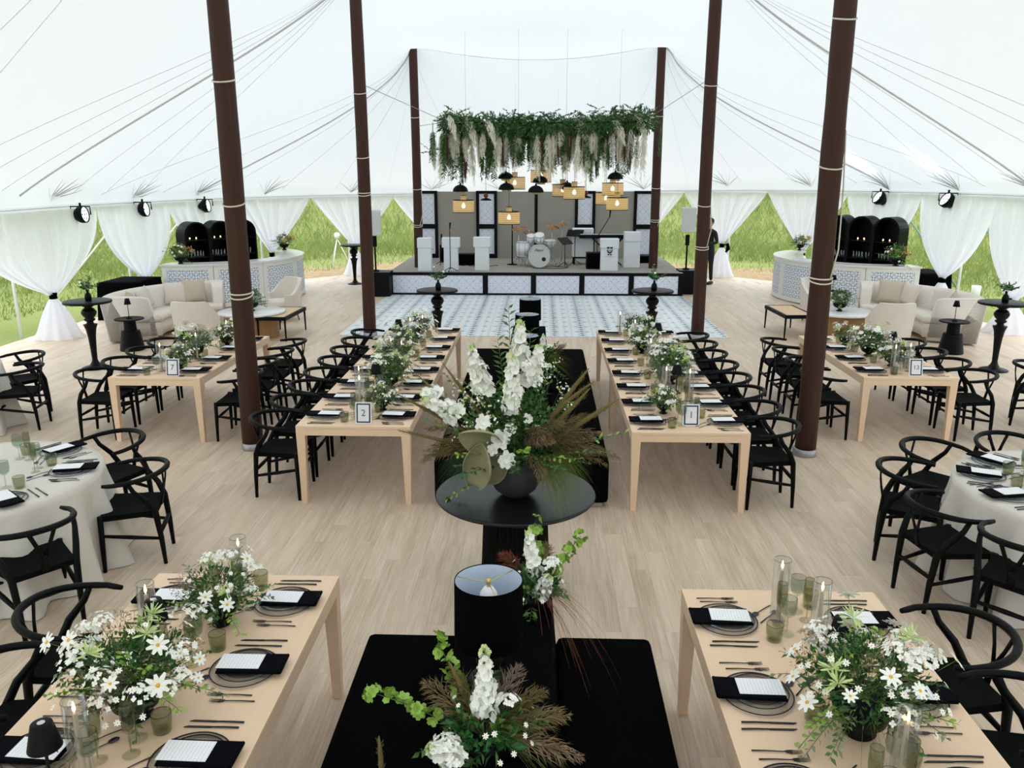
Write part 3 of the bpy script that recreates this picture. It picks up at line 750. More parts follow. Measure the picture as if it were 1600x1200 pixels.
around('RL', (60, 14, -39), ('on the far side of the left round table', 'beside the left round table, seat facing it from the aisle', 'between the left round table and the bottom left table'))
around('RR', (126, 158, 192, 221), ('on the far side of the right round table', 'second round the right round table from its far side', 'third round the right round table, seat fully showing', 'cut by the frame in front of the right round table'), 1.16)
around('RR', (88,), ('mostly outside the frame behind the right round table',))
around('RLL', (48, 12), ('behind the far-left round table, the farther of two', 'behind the far-left round table, the nearer of two'), 1.13)
around('RRR', (150,), ('alone at the right edge near the tall cocktail table',), 1.13)

# ---- round tables with floor length cloths
for nm, (cx, cy, ph) in RT.items():
    t = thing('round_table', f'round banquet table hidden under a pale cloth, {ph.replace("the ", "")}', 'table', (cx, cy, 0), 0, 'round banquet tables')
    MB('drum_wood').lathe([(.88, .715), (.89, .72), (.89, .738), (.88, .742)], 36).build('tabletop', t)
    for q in range(4):
        a = PI/4+q*PI/2; MB('grey_metal').tube([(.5*math.cos(a), .5*math.sin(a), 0), (.5*math.cos(a), .5*math.sin(a), .73)], .015, 6).build('leg', t)
    b = MB('linen_white'); fr = random.Random(nm); ph0 = fr.uniform(0, 6)
    def cl(u, v):
        a = 2*PI*u
        if v < .3: r = .9*v/.3; return (r*math.cos(a), r*math.sin(a), .7605)
        w = (v-.3)/.7; z = .7605-.006*min(1, w*12)-.748*w
        am = .012+.07*w**1.2; f = math.sin(a*13+ph0+math.sin(a*2)*1.2)+.45*math.sin(a*23+ph0*2)
        r = .905+.10*w+am*f*min(1, w*3); return (r*math.cos(a), r*math.sin(a), max(z, .006))
    b.grid(cl, 150, 26); o_ = b.build('tablecloth'); o_.location = (cx, cy, 0)
    tag(o_, f'pale linen cloth falling to the floor over {ph}', 'tablecloth', 'floor length round tablecloths')

# ---- black double-sided banquettes down the aisle
BX = -.165
def bench_module():
    t = thing('banquette', '', 'banquette', group='black banquettes down the aisle')
    L = 2.43; b = MB('black_paint'); b.box(-.74, .74, -L/2+.05, L/2-.05, .0, .045); b.build('plinth', t)
    b = MB('grey_metal'); b.box(-.75, .75, -L/2+.035, -L/2+.05, .004, .04); b.build('steel_edge', t)
    for s in (-1, 1):
        b = MB('black_fabric'); x0, x1 = (.268, .80) if s > 0 else (-.80, -.268)
        V = []; b.hexa([(x0, -L/2, .046), (x1-.0, -L/2, .046), (x1, L/2, .046), (x0, L/2, .046)], [(x0, -L/2, .46), (x1, -L/2, .46), (x1, L/2, .46), (x0, L/2, .46)])
        o_ = b.build('seat', t, bevel=.035)
    b = MB('black_fabric'); b.hexa([(-.2995, -L/2, .05), (.2995, -L/2, .05), (.2995, L/2, .05), (-.2995, L/2, .05)], [(-.235, -L/2+.02, .80), (.235, -L/2+.02, .80), (.235, L/2-.02, .80), (-.235, L/2-.02, .80)])
    b.build('backrest', t, bevel=.012)
    return t
KB = Kind(bench_module())
for lab, y in (('black double-sided banquette in front of the round black table', 4.17-1.22), ('black double-sided banquette module nearest the camera, mostly below frame', 4.17-1.22-2.45),
               ('black double-sided banquette module just behind the big bouquet', 7.06+1.22), ('black double-sided banquette module nearest the dance floor', 7.06+1.22+2.46)):
    KB.put(lab, (BX, y, 0))

# ---- round black pedestal table, bowl
t = thing('pedestal_table', 'round black table with fluted drum base, carrying the big bouquet', 'table', (-.17, 5.56, 0))
MB('black_satin').lathe([(.555, .735), (.572, .74), (.577, .748), (.572, .758), (.56, .76)], 64).build('tabletop', t)
b = MB('black_wood'); V = []
for z, r in ((0, .25), (.735, .22)):
    for j in range(96): q = r+(.008 if j % 2 else -.004); a = 2*PI*j/96; V.append((q*math.cos(a), q*math.sin(a), z))
b.add(V, [(j, (j+1) % 96, 96+(j+1) % 96, 96+j) for j in range(96)]+[tuple(range(95, -1, -1)), tuple(range(96, 192))]); b.build('fluted_base', t)

# ---- black drum lamps standing on the banquette backs
def drum_lamp():
    t = thing('drum_lamp', '', 'lamp', group='black drum shade lamps on the banquettes')
    b = MB('black_metal'); b.lathe([(.0, 0), (.09, 0), (.095, .012), (.09, .022), (.02, .03), (.045, .07), (.06, .11), (.045, .16), (.018, .19), (.012, .22), (.012, .30)], 20); b.build('base', t)
    sh = MB('black_fabric').lathe([(.152, .21), (.148, .50), (.1455, .50), (.1495, .21), (.152, .21)], 40, caps=False).build('lamp_shade', t)
    li = MB('pale_lining').lathe([(.1485, .212), (.1445, .497)], 40, caps=False).build('lining', sh)
    b = MB('brass'); b.tube([(0, 0, .30), (0, 0, .485), (0, 0, .505)], [.006, .008, .010], 8)
    for q in range(3):
        a = q*2*PI/3+.5; b.tube([(0, 0, .485), (.143*math.cos(a), .143*math.sin(a), .492)], .0022, 5)
    b.build('spider_fitting', t)
    MB('white_paint').lathe([(.0, .468), (.022, .462), (.038, .437), (.039, .415), (.026, .37), (.013, .325), (.013, .30)], 16, caps=False).build('bulb', t)
    return t
simple('pale_lining', srgb(206, 220, 236), .6)
KD = Kind(drum_lamp())
for lab, x, y in (('large black drum lamp nearest the camera, open top showing its bulb', -.215, 3.22), ('black drum lamp right behind the big bouquet', -.165, 8.67), ('middle black drum lamp of the far three', -.165, 10.02), ('farthest black drum lamp, nearest the dance floor', -.145, 11.27)):
    KD.put(lab, (x, y, .801), .3)

# ---- lounge areas (left and right mirror each other)
def boucle_sofa(s):            # crescent sofa round a coffee table; s=-1 left, +1 right
    side = 'left' if s < 0 else 'right'
    t = thing('curved_sofa', f'cream boucle curved sofa in the {side} lounge, by the tiled bar', 'sofa', (s*5.95 , 14.9+(.35 if s > 0 else 0), 0), 0, 'cream curved sofas')
    a0, a1 = math.radians(202), math.radians(108); NA = 26; f = 1 if s < 0 else -1
    def pt(a, r, z): return (f*r*math.cos(a), r*math.sin(a), z)
    def sweep(prof, nm, mat='cream_boucle', parent=t, aa=(a0, a1), bev=0):
        b = MB(mat); V = []; n = len(prof)
        for i in range(NA+1):
            a = aa[0]+(aa[1]-aa[0])*i/NA
            for r, z in prof: V.append(pt(a, r(a) if callable(r) else r, z(a) if callable(z) else z))
        F = [(i*n+j, i*n+(j+1) % n, (i+1)*n+(j+1) % n, (i+1)*n+j) for i in range(NA) for j in range(n)]
        F += [tuple(range(n))[::-1], tuple(NA*n+j for j in range(n))]
        if f < 0: F = [x[::-1] for x in F]
        b.add(V, F, None, True); return b.build(nm, parent)
    ss = lambda a: 1.0
    sweep([(1.02, .10), (1.72, .10), (1.72, .36), (1.02, .36)], 'base')
    sweep([(.98, .37), (1.03, .345), (1.68, .345), (1.68, .45), (1.05, .47), (.99, .44)], 'seat')
    sweep([(1.60, .08), (1.74, .04), (1.88, .04), (1.93, .40), (1.98, .80), (1.95, .835), (1.90, .835), (1.80, .78), (1.66, .46)], 'backrest')
    # raised ends
    for e, aa in (('a', (a0, a0+math.radians(-8))), ('b', (a1+math.radians(8), a1))):
        nm = 'arm'
        prof = [(1.10, .04), (1.90, .04), (1.94, .40), (1.99, .79), (1.95, .835), (1.30, .80), (1.20, .77), (1.12, .40)]
        sweep(prof, nm, aa=aa)
    return t
for s in (-1, 1):
    side = 'left' if s < 0 else 'right'; dy = .35 if s > 0 else 0
    sf = boucle_sofa(s)
    # cushions
    for q, (deg, r, mt, sz, yaw, rl) in enumerate(((128, 1.56, 'pillow_beige', .48, .1, .05), (141, 1.60, 'pillow_light', .44, -.25, .1), (168, 1.58, 'pillow_light', .42, .2, -.2), (184, 1.58, 'pillow_beige', .40, .1, .35))):
        b = MB(mt)
        def pil(u, v, sg):
            x, y = u*2-1, v*2-1; e = (1-x*x)**.5*(1-y*y)**.5 if abs(x) < 1 and abs(y) < 1 else 0
            w = 1-.10*(1-abs(x)**2)*abs(y)**4; w2 = 1-.10*(1-abs(y)**2)*abs(x)**4
            return (x*.5*w2, sg*.17*e**.7, y*.5*w)
        b.grid(lambda u, v: pil(u, v, 1), 10, 10); b.grid(lambda u, v: pil(u, v, -1), 10, 10)
        o_ = b.build('throw_pillow'); a = math.radians(deg); f = 1 if s < 0 else -1
        ang = math.atan2(math.sin(a), f*math.cos(a))-PI/2
        o_.scale = (sz, sz, sz); o_.location = (sf.location.x+f*r*math.cos(a), sf.location.y+r*math.sin(a), .47+sz*.47); o_.rotation_euler = (-.32, rl, ang+yaw)
        tag(o_, f'{"beige" if "beige" in mt else "pale"} square cushion, {ORD[q]} from the bar end of the {side} cream sofa', 'cushion', 'cushions on the cream sofas')
    # armchairs
    def armchair(lab, x, y, rz):
        t = thing('armchair', lab, 'armchair', (x, y, 0), rz, 'cream armchairs'); NA = 20
        b = MB('cream_boucle')
        def shell(u, v, out):           # u 0..1 round the back, v height
            a = math.radians(-38)+math.radians(256)*u; bk = max(0, math.sin(a)*-1) if False else 0
            c_ = 0
            k = (1-abs(u*2-1)); hgt = .56+.30*min(1, max(0, (k-.25)/.35))**1.0
            r = (.37 if out else .29)+(.05*v*min(1, k*2)); ang = PI+a- math.radians(0)
            x_ = r*math.cos(PI/2-(u-.5)*math.radians(230)+PI); y_ = r*math.sin(PI/2-(u-.5)*math.radians(230)+PI)*1.0
            z_ = .22+(hgt-.22)*v
            return (x_, y_, z_)
        for out in (0, 1): b.grid(lambda u, v: shell(u, v, out), NA, 6)
        V = []
        for i in range(NA+1): V += [shell(i/NA, 1, 0), shell(i/NA, 1, 1)]
        b.add(V, [(2*i, 2*i+1, 2*i+3, 2*i+2) for i in range(NA)], None, True)
        V = []
        for e in (0, 1):
            for j in range(7): V += [shell(e, j/6, 0), shell(e, j/6, 1)]
        b.add(V, [(e*14+2*j, e*14+2*j+1, e*14+2*j+3, e*14+2*j+2) for e in (0, 1) for j in range(6)], None, True)
        b.build('backrest', t)
        MB('cream_boucle').lathe([(.0, .20), (.30, .20), (.33, .24), (.33, .40), (.30, .44), (0, .455)], 24).build('seat', t)
        for sx in (-1, 1):
            for sy in (-1, 1): MB('leg_wood').tube([(sx*.24, sy*.22, 0), (sx*.20, sy*.18, .21)], [.012, .02], 8).build('leg', t)
    # open side of shell faces local +Y
    armchair(f'cream armchair with its back to the dining tables, {side} lounge', s*5.98 if s < 0 else 6.0, 13.95+dy*.8, 0 if s < 0 else 0)
    armchair(f'cream armchair in front of the tiled bar, {side} lounge', s*5.35 if s < 0 else 5.75, 16.75+(.3 if s > 0 else 0), PI*.78 if s < 0 else -PI*.78)
    # coffee table
    t = thing('coffee_table', f'round coffee table with white marble top and wooden drum, {side} lounge', 'coffee table', (s*5.38 if s < 0 else 5.6, 15.0+dy, 0), 0, 'marble topped drum tables')
    MB('marble').lathe([(.60, .45), (.61, .455), (.61, .48), (.60, .485)], 40).build('tabletop', t)
    b = MB('drum_wood'); V = []
    for z in (0, .45):
        for j in range(60): q = .47-(.006 if j % 3 == 0 else 0); a = 2*PI*j/60; V.append((q*math.cos(a), q*math.sin(a), z))
    b.add(V, [(j, (j+1) % 60, 60+(j+1) % 60, 60+j) for j in range(60)]+[tuple(range(59, -1, -1)), tuple(range(60, 120))]); b.build('drum_base', t)
    # side tables with small lamps
    for q, (x, y) in enumerate(((s*7.08 if s < 0 else 7.0, 13.75+dy*.7), (s*6.25 if s < 0 else 6.15, 17.15+dy))):
        where = 'in front of the cream sofa' if q == 0 else 'between the cream sofa and the bar'
        t = thing('side_table', f'black side table {where}, {side} lounge', 'side table', (x, y, 0), 0, 'small black side tables')
        MB('black_wood').lathe([(.225, .53), (.24, .535), (.24, .55), (.225, .555), (.19, .548)], 32).build('tabletop', t)
        prof = [(.20, 0)]
        for i in range(12): z = .02+i*.026; r = .205-.05*(i/12); prof += [(r, z), (r-.008, z+.013)]
        prof += [(.15, .335), (.105, .34), (.095, .53)]
        MB('black_wood').lathe(prof, 28, smooth=False).build('ribbed_base', t)
        t = thing('cordless_lamp', f'slim black lamp {where}, {side} lounge', 'lamp', (x, y, .556), 0, 'small black cordless lamps')
        b = MB('black_metal'); b.lathe([(0, 0), (.045, 0), (.047, .008), (.04, .014), (.006, .018), (.005, .27)], 16); b.build('stand', t)
        MB('black_paint').lathe([(.058, .24), (.034, .34), (0, .342)], 20).build('lamp_shade', t)
        MB('lamp_under').lathe([(0, .246), (.05, .246)], 16, caps=False).build('light_diffuser', t)
    # cane bench
    t = thing('cane_bench', f'low bench with woven cane seat and black frame, {side} of the dance floor', 'bench', (-4.86, 15.12, 0) if s < 0 else (4.72, 15.66, 0), math.radians(-2) if s < 0 else math.radians(3), 'cane seat benches')
    MB('cane').box(-.235, .235, -.56, .56, .43, .446).build('seat', t)
    b = MB('black_wood')
    for q in (-1, 1): b.box(q*.255-.022, q*.255+.022, -.60, .60, .385, .45); b.box(-.233, .233, q*.58-.02, q*.58+.02, .385, .45)
    b.build('frame', t)
    for sx in (-1, 1):
        for sy in (-1, 1): MB('black_wood').tube([(sx*.255, sy*.57, 0), (sx*.25, sy*.565, .385)], [.013, .02], 6).build('leg', t)

# ---- tall black cocktail tables
def cocktail():
    t = thing('cocktail_table', '', 'cocktail table', group='tall black turned cocktail tables')
    MB('black_turned').lathe([(.30, 1.03), (.345, 1.035), (.352, 1.05), (.345, 1.068), (.33, 1.072)], 40).build('tabletop', t)
    MB('black_turned').lathe([(.20, 0), (.205, .015), (.17, .03), (.09, .05), (.06, .09), (.05, .11), (.04, .14), (.045, .3), (.058, .5), (.075, .62), (.10, .69), (.105, .70), (.06, .71), (.045, .74), (.075, .76), (.085, .78), (.06, .80), (.09, .83), (.11, .87), (.11, .90), (.085, .94), (.05, .965), (.09, .99), (.12, 1.03)], 24).build('turned_base', t)
    return t
KK = Kind(cocktail())
COCK = [('by the nearest left drape', -7.0, 12.38), ('at the right edge by the sofa', 7.06, 12.72), ('at the left corner of the dance floor, behind table two', -1.75, 13.78), ('at the right corner of the dance floor, behind table one', 1.88, 13.85), ('far left, near the tall loudspeaker', -5.1, 22.4)]
for q, x, y in COCK: KK.put('tall black cocktail table '+q, (x, y, 0))
def posy(lab, x, y, z, seed, big=1):
    pass

# ---- bars with tile print panels
for s in (-1, 1):
    side = 'left' if s < 0 else 'right'; cx, cy = (-8.15, 20.2) if s < 0 else (7.95, 20.35); f = 1 if s < 0 else -1; R = 2.2; H = 1.0
    t = thing('curved_bar', f'white curved bar with blue tile print panels, {side} side of the tent', 'bar', (cx, cy, 0), 0, 'white curved bars')
    A0, A1 = math.radians(-97), math.radians(50)
    def P2(a, r, z): return (f*r*math.cos(a), r*math.sin(a), z)
    def arc(r0, r1, z0, z1, a0, a1, m, name, parent=t, n=10, uv=None):
        b = MB(m); V = []
        for i in range(n+1):
            a = a0+(a1-a0)*i/n; V += [P2(a, r0, z0), P2(a, r1, z0), P2(a, r1, z1), P2(a, r0, z1)]
        F = [(4*i+j, 4*i+(j+1) % 4, 4*i+4+(j+1) % 4, 4*i+4+j) for i in range(n) for j in range(4)]+[(3, 2, 1, 0), (4*n, 4*n+1, 4*n+2, 4*n+3)]
        if f < 0: F = [q[::-1] for q in F]
        b.add(V, F); return b.build(name, parent, uvfn=uv)
    NPAN = 5; st = (A1-A0)/NPAN
    for i in range(NPAN):
        a = A0+i*st; seg = arc(R-.06, R-.025, .02, H-.04, a+.002, a+st-.002, 'bar_white', 'bar_segment', n=8)
        mg = .052
        arc(R-.0245, R, .02, .11, a+.002, a+st-.002, 'bar_white', 'rail', seg); arc(R-.0245, R, H-.13, H-.04, a+.002, a+st-.002, 'bar_white', 'rail', seg)
        arc(R-.0245, R, .1105, H-.1305, a+.002, a+mg, 'bar_white', 'stile', seg, 2); arc(R-.0245, R, .1105, H-.1305, a+st-mg, a+st-.002, 'bar_white', 'stile', seg, 2)
        arc(R-.0245, R-.012, .111, H-.131, a+mg+.001, a+st-mg-.001, 'bar_print', 'tile_panel', seg, 8, uv=lambda x, y, z: (math.atan2(y, f*x)*R, z))
    arc(R-.47, R+.03, H-.04, H, A0-.01, A1+.01, 'marble', 'countertop', n=40)
    arc(R-.40, R-.38, .05, H-.04, A0, A1, 'bar_white', 'inner_panel', n=30)
    # back bar cabinet with arches
    ang = math.atan2(.77, .64) if s < 0 else math.atan2(.77, -.64)
    ccx, ccy = (-7.80, 19.80) if s < 0 else (7.55, 19.75)
    w_ = Vector((.64, .77, 0)) if s < 0 else Vector((-.64, .77, 0)); nrm = Vector((.77, -.64, 0)) if s < 0 else Vector((-.77, -.64, 0))
    NA_ = 3; AW = .62; HT = 1.86 if s < 0 else 2.0
    rz = math.atan2(w_.y, w_.x) if s < 0 else math.atan2(-w_.y, -w_.x)
    cab = thing('back_bar_cabinet', f'black arched back bar cabinet with bottles behind the {side} bar', 'cabinet', (ccx, ccy, 0), rz, 'black arched cabinets')
    # local: x along width, -y front
    for i in range(NA_):
        xc = (i-(NA_-1)/2)*AW; r0 = AW/2-.04; zz = HT-AW/2
        b = MB('black_paint'); D = .42
        out = [(-AW/2, 0), (-AW/2, zz)]+[(-AW/2*math.cos(PI*k/14), zz+AW/2*math.sin(PI*k/14)) for k in range(1, 14)]+[(AW/2, zz), (AW/2, 0)]
        inn = [(-r0, .05), (-r0, zz)]+[(-r0*math.cos(PI*k/14), zz+r0*math.sin(PI*k/14)) for k in range(1, 14)]+[(r0, zz), (r0, .05)]
        V = [(xc+x, -D/2, z) for x, z in out]+[(xc+x, -D/2, z) for x, z in inn]+[(xc+x, D/2, z) for x, z in out]+[(xc+x, D/2-.02, z) for x, z in inn]
        n = len(out); F = []
        for k in range(n-1):
            F += [(k, k+1, n+k+1, n+k), (k, 2*n+k, 2*n+k+1, k+1), (n+k, n+k+1, 3*n+k+1, 3*n+k)]
        F += [(0, n, 2*n-1, n-1), (n, 3*n, 4*n-1, 2*n-1), tuple(range(3*n-1, 2*n-1, -1)), tuple(range(3*n, 4*n)), (0, n-1, 3*n-1, 2*n)]
        b.add(V, F); au = b.build('arch_unit', cab)
        for z in (.62, 1.02, 1.42): MB('black_paint').box(xc-r0, xc+r0, -D/2+.02, D/2-.02, z, z+.02).build('shelf', au)
    KBt = None
    co, si = math.cos(rz), math.sin(rz)
    def lp(x, y, z): return (ccx+x*co-y*si, ccy+x*si+y*co, z)
    br = random.Random(5+s)
    for i in range(NA_):
        for li, z in enumerate((.64, 1.04, 1.44)):
            for k in range(6):
                xx = (i-(NA_-1)/2)*AW+(k-2.5)*.078
                if li == 2 and k not in (1, 3): continue
                if li == 2:
                    o_ = MB('lamp_under' if False else 'clear_glass').lathe([(.025, 0), (.03, .01), (.03, .08)], 8, caps=False)
                    o_ = o_.build('tealight_holder'); o_.location = lp(xx, -.08, z+.001)
                    fl = MB('flame').lathe([(0, .02), (.012, .03), (.008, .05), (0, .06)], 6, caps=False).build('flame', o_)
                    tag(o_, f'{"left" if k == 1 else "right"} tealight on the top shelf, {ORD[i]} arch, {side} black cabinet', 'candle', 'tealights in the cabinets'); continue
                if li == 1:
                    b = MB('pale_glass'); b.lathe([(.028, 0), (.03, .005), (.032, .15), (.03, .15)], 8, caps=False); nmz, lb = 'bar_glass', 'clear glass'
                else:
                    b = MB(br.choice(['clear_glass', 'dark_glass', 'smoke_glass', 'pale_glass'])); b.lathe([(.03, 0), (.034, .01), (.034, .16), (.012, .20), (.012, .26), (0, .262)], 10, caps=False); nmz, lb = 'bottle', 'bottle'
                o_ = b.build(nmz); o_.location = lp(xx, -.07+br.uniform(-.02, .02), z+.001)
                tag(o_, f'{ORD[k]} {lb} on the {"middle" if li else "lower"} shelf, {ORD[i]} arch, {side} cabinet', 'glass' if li else 'bottle', f'{lb} row in arch {i+1} of the {side} cabinet')
# black draped service tables
for s, x, y in ((-1, -8.72, 17.15), (1, 8.74, 19.25)):
    side = 'left' if s < 0 else 'right'
    b = MB('black_fabric')
    def dr(u, v):
        a = 2*PI*u; sq = max(abs(math.cos(a)), abs(math.sin(a))); ex, ey = (.42, .55)
        cx_, cy_ = ex*math.cos(a)/sq, ey*math.sin(a)/sq
        if v < .25: k = v/.25; return (cx_*k, cy_*k, .78)
        w = (v-.25)/.75; f_ = 1+.10*w+.03*w*math.sin(a*20); return (cx_*f_, cy_*f_, max(.003, .775-.775*w))
    b.grid(dr, 96, 12); o_ = b.build('draped_service_table'); o_.location = (x, y, 0)
    tag(o_, f'service table under a black floor length cloth beside the {side} bar', 'table', 'black draped service tables')

# ---- loudspeakers
for s, x, y in ((-1, -3.95, 20.35), (1, 3.95, 20.75)):
    side = 'left' if s < 0 else 'right'
    o_ = MB('black_paint').box(-.34 if s < 0 else -.26, .30 if s < 0 else .26, -.28, .28, 0, .60).build('subwoofer', bevel=.01); o_.location = (x-.12*(-s), y, 0)
    o_.location = (-4.02 if s < 0 else 3.72, y+(0 if s < 0 else .25), 0)
    tag(o_, f'black box subwoofer on the floor {side} of the stage', 'speaker', 'black subwoofers')
    sp_ = thing('loudspeaker', f'pale cloth covered loudspeaker on a black pole, {side} of the stage', 'speaker', (-4.1 if s < 0 else 3.66, y+(0 if s < 0 else .25), .601), .12*(-s) , 'covered loudspeakers on poles')
    b = MB('black_metal'); b.tube([(0, 0, 0), (0, 0, .86)], .022, 8); b.lathe([(.09, 0), (.09, .02), (.03, .04)], 12); b.box(-.05, .05, -.04, .04, .60, .86); b.build('pole', sp_)
    z0 = .88 if s < 0 else .93
    b = MB('speaker_grey'); b.hexa([(-.17, -.16, z0), (.17, -.16, z0), (.15, .16, z0), (-.15, .16, z0)], [(-.185, -.19, z0+.60), (.185, -.19, z0+.60), (.16, .17, z0+.60), (-.16, .17, z0+.60)]); b.build('cabinet', sp_, bevel=.02)

# ================================================================== TABLEWARE
def ring(b, r, w, z, m, n=40): b.lathe([(r-w, z), (r, z+.0015), (r, z-.001)], n, m, caps=False)
def mk_charger():
    t = thing('charger_plate', '', 'plate', group='x'); MB('plate_glass').lathe([(0, .002), (.10, .002), (.155, .009), (.156, .011), (.10, .005), (0, .005)], 40, caps=False).build('glass_disc', t)
    b = MB('ink'); b.lathe([(.1525, .0085), (.1575, .0095), (.1575, .0125), (.1525, .0115)], 40, caps=False); b.build('black_rim', t); return t
def mk_plate():
    t = thing('dinner_plate', '', 'plate', group='x'); MB('plate_glass').lathe([(0, .012), (.08, .012), (.128, .020), (.129, .022), (.08, .015), (0, .015)], 40, caps=False).build('glass_disc', t)
    b = MB('ink'); b.lathe([(.1255, .0195), (.1300, .0205), (.1300, .0235), (.1255, .0225)], 40, caps=False); b.lathe([(.094, .0175), (.097, .0180), (.097, .0195), (.094, .0190)], 32, caps=False); b.build('black_rim', t); return t
def mk_napkin():
    b = MB('napkin_cloth')
    for q, (x0, x1, y0, y1, z0, z1) in enumerate(((-.075, .075, -.185, .115, .024, .031), (-.073, .074, -.183, .113, .0315, .037))):
        b.hexa([(x0, y0, z0), (x1, y0, z0), (x1, y1, z0), (x0, y1, z0)], [(x0+.004, y0+.004, z1), (x1-.004, y0+.004, z1), (x1-.004, y1-.004, z1), (x0+.004, y1-.004, z1)])
    b.tube([(-.07, -.183, .031), (.07, -.183, .031)], .008, 6)
    return tag(b.build('napkin'), '', 'napkin')
def mk_menu():
    b = MB('menu_print'); b.box(-.058, .058, -.105, .095, .0385, .0398); return tag(b.build('menu_card', uvfn=lambda x, y, z: (x, y)), '', 'menu card')
def mk_fork():
    b = MB('gun_metal'); b.tube([(0, -.10, .003), (0, -.04, .005), (0, .02, .004), (0, .035, .005)], [.0045, .0038, .0030, .0036], 6, flat=.5, up=(1, 0, 0))
    b.hexa([(-.006, .034, .003), (.006, .034, .003), (.011, .058, .002), (-.011, .058, .002)], [(-.006, .034, .006), (.006, .034, .006), (.011, .058, .0045), (-.011, .058, .0045)])
    for k in range(4): x = -.0093+k*.0062; b.tube([(x, .057, .0035), (x, .082, .0035), (x, .10, .007)], [.0017, .0015, .001], 4)
    return tag(b.build('fork'), '', 'fork')
def mk_knife():
    b = MB('gun_metal'); b.tube([(0, -.115, .004), (0, -.06, .005), (0, .0, .004)], [.0055, .0052, .0042], 6, flat=.6, up=(1, 0, 0))
    b.hexa([(-.0035, 0, .001), (.0035, 0, .001), (.006, .10, .001), (-.0035, .118, .001)], [(-.0035, 0, .006), (.0035, 0, .006), (.006, .10, .004), (-.0035, .118, .004)])
    return tag(b.build('knife'), '', 'knife')
def mk_spoon():
    b = MB('gun_metal'); b.tube([(0, -.09, .003), (0, -.03, .006), (0, .035, .004)], [.004, .0034, .003], 6, flat=.5, up=(1, 0, 0))
    b.lathe([(0, .0015), (.010, .002), (.016, .005), (.0155, .0065), (.01, .004), (0, .0035)], 12, caps=False, mat=Matrix.Translation((0, .055, 0)) @ Matrix.Diagonal((1, 1.5, 1, 1)))
    return tag(b.build('spoon'), '', 'spoon')
def mk_tumbler():
    b = MB('smoke_glass'); b.lathe([(0, .001), (.034, .001), (.038, .006), (.041, .05), (.0415, .088), (.0395, .088), (.038, .05), (.033, .012), (0, .010)], 24, caps=False); b.lathe([(.0418, .086), (.0405, .0895), (.0392, .086)], 24, 'glass_edge', caps=False); return tag(b.build('tumbler'), '', 'glass')
def mk_wine():
    t = thing('wine_glass', '', 'glass', group='x'); MB('teal_glass').lathe([(.038, .0015), (.038, .003), (.010, .006), (.0035, .012), (.0032, .09), (.006, .096)], 20, caps=False).build('stem', t)
    MB('teal_glass').lathe([(0, .096), (.016, .098), (.036, .118), (.041, .15), (.038, .20), (.0365, .20), (.0385, .15), (.033, .122), (0, .102)], 22, caps=False).lathe([(.0382, .199), (.0372, .2015), (.0362, .199)], 22, 'glass_edge', caps=False).build('glass_bowl', t); return t
def mk_flute():
    t = thing('champagne_flute', '', 'glass', group='x'); MB('smoke_glass').lathe([(.034, .0015), (.034, .003), (.008, .006), (.003, .012), (.003, .10)], 18, caps=False).build('stem', t)
    MB('smoke_glass').lathe([(0, .10), (.012, .102), (.024, .122), (.027, .17), (.025, .235), (.0237, .235), (.0253, .17), (.021, .126), (0, .107)], 18, caps=False).lathe([(.0252, .234), (.0243, .2365), (.0234, .234)], 18, 'glass_edge', caps=False).build('glass_bowl', t); return t
K_ = {k: Kind(f()) for k, f in dict(charger=mk_charger, plate=mk_plate, napkin=mk_napkin, menu=mk_menu, fork=mk_fork, knife=mk_knife, spoon=mk_spoon, tumbler=mk_tumbler, wine=mk_wine, flute=mk_flute).items()}
sr = random.Random(21)
def setting(where, x, y, rz, z=.7612, lvl=2):
    """local frame: the sitter is at -y; right hand +x"""
    co, si = math.cos(rz), math.sin(rz)
    def put(k, label, lx, ly, dr=0, dz=0, grp=''):
        lx += sr.uniform(-.006, .006); ly += sr.uniform(-.006, .006)
        K_[k].put(label, (x+lx*co-ly*si, y+lx*si+ly*co, z+dz), rz+dr+sr.uniform(-.03, .03), grp)
    put('charger', f'black rimmed glass charger, {where}', 0, 0, grp='glass chargers')
    put('plate', f'smaller glass plate on charger, {where}', 0, 0, grp='glass plates')
    put('napkin', f'folded black napkin, {where}', .0, 0, sr.uniform(-.05, .05), grp='black napkins')
    put('menu', f'white menu card on napkin, {where}', .0, .02, sr.uniform(-.06, .06), grp='menu cards')
    put('fork', f'fork next to the plate, {where}', -.195, 0, grp='black forks'); put('knife', f'knife next to the plate, {where}', .195, 0, grp='black knives')
    put('tumbler', f'smoky tumbler, {where}', .165, .19, grp='smoky tumblers')
    if lvl >= 1:
        put('fork', f'outer fork, {where}', -.235, -.02, grp='black forks'); put('knife', f'outer knife, {where}', .235, -.015, grp='black knives')
        put('spoon', f'spoon by the forks, {where}', -.11, .20, .75+PI, grp='black spoons'); put('wine', f'tinted wine glass, {where}', .11, .275, grp='tinted wine glasses')
    if lvl >= 2:
        put('spoon', f'spoon nearer the glasses, {where}', -.06, .225, .85, grp='black spoons'); put('flute', f'tall flute, {where}', .02, .255, grp='smoky flutes')
for k in range(8):
    lv = 2 if k < 4 else (1 if k < 6 else 0)
    setting(f'{ORD[k]} banquette seat from card two', -1.36, seat_y('T2', k), PI/2, lvl=lv); setting(f'{ORD[k]} chair seat from card two', -2.00, seat_y('T2', k), -PI/2, lvl=lv)
    setting(f'{ORD[k]} banquette seat from card one', 1.01, seat_y('T1', k), -PI/2, lvl=lv); setting(f'{ORD[k]} chair seat from card one', 1.70, seat_y('T1', k), PI/2, lvl=lv)
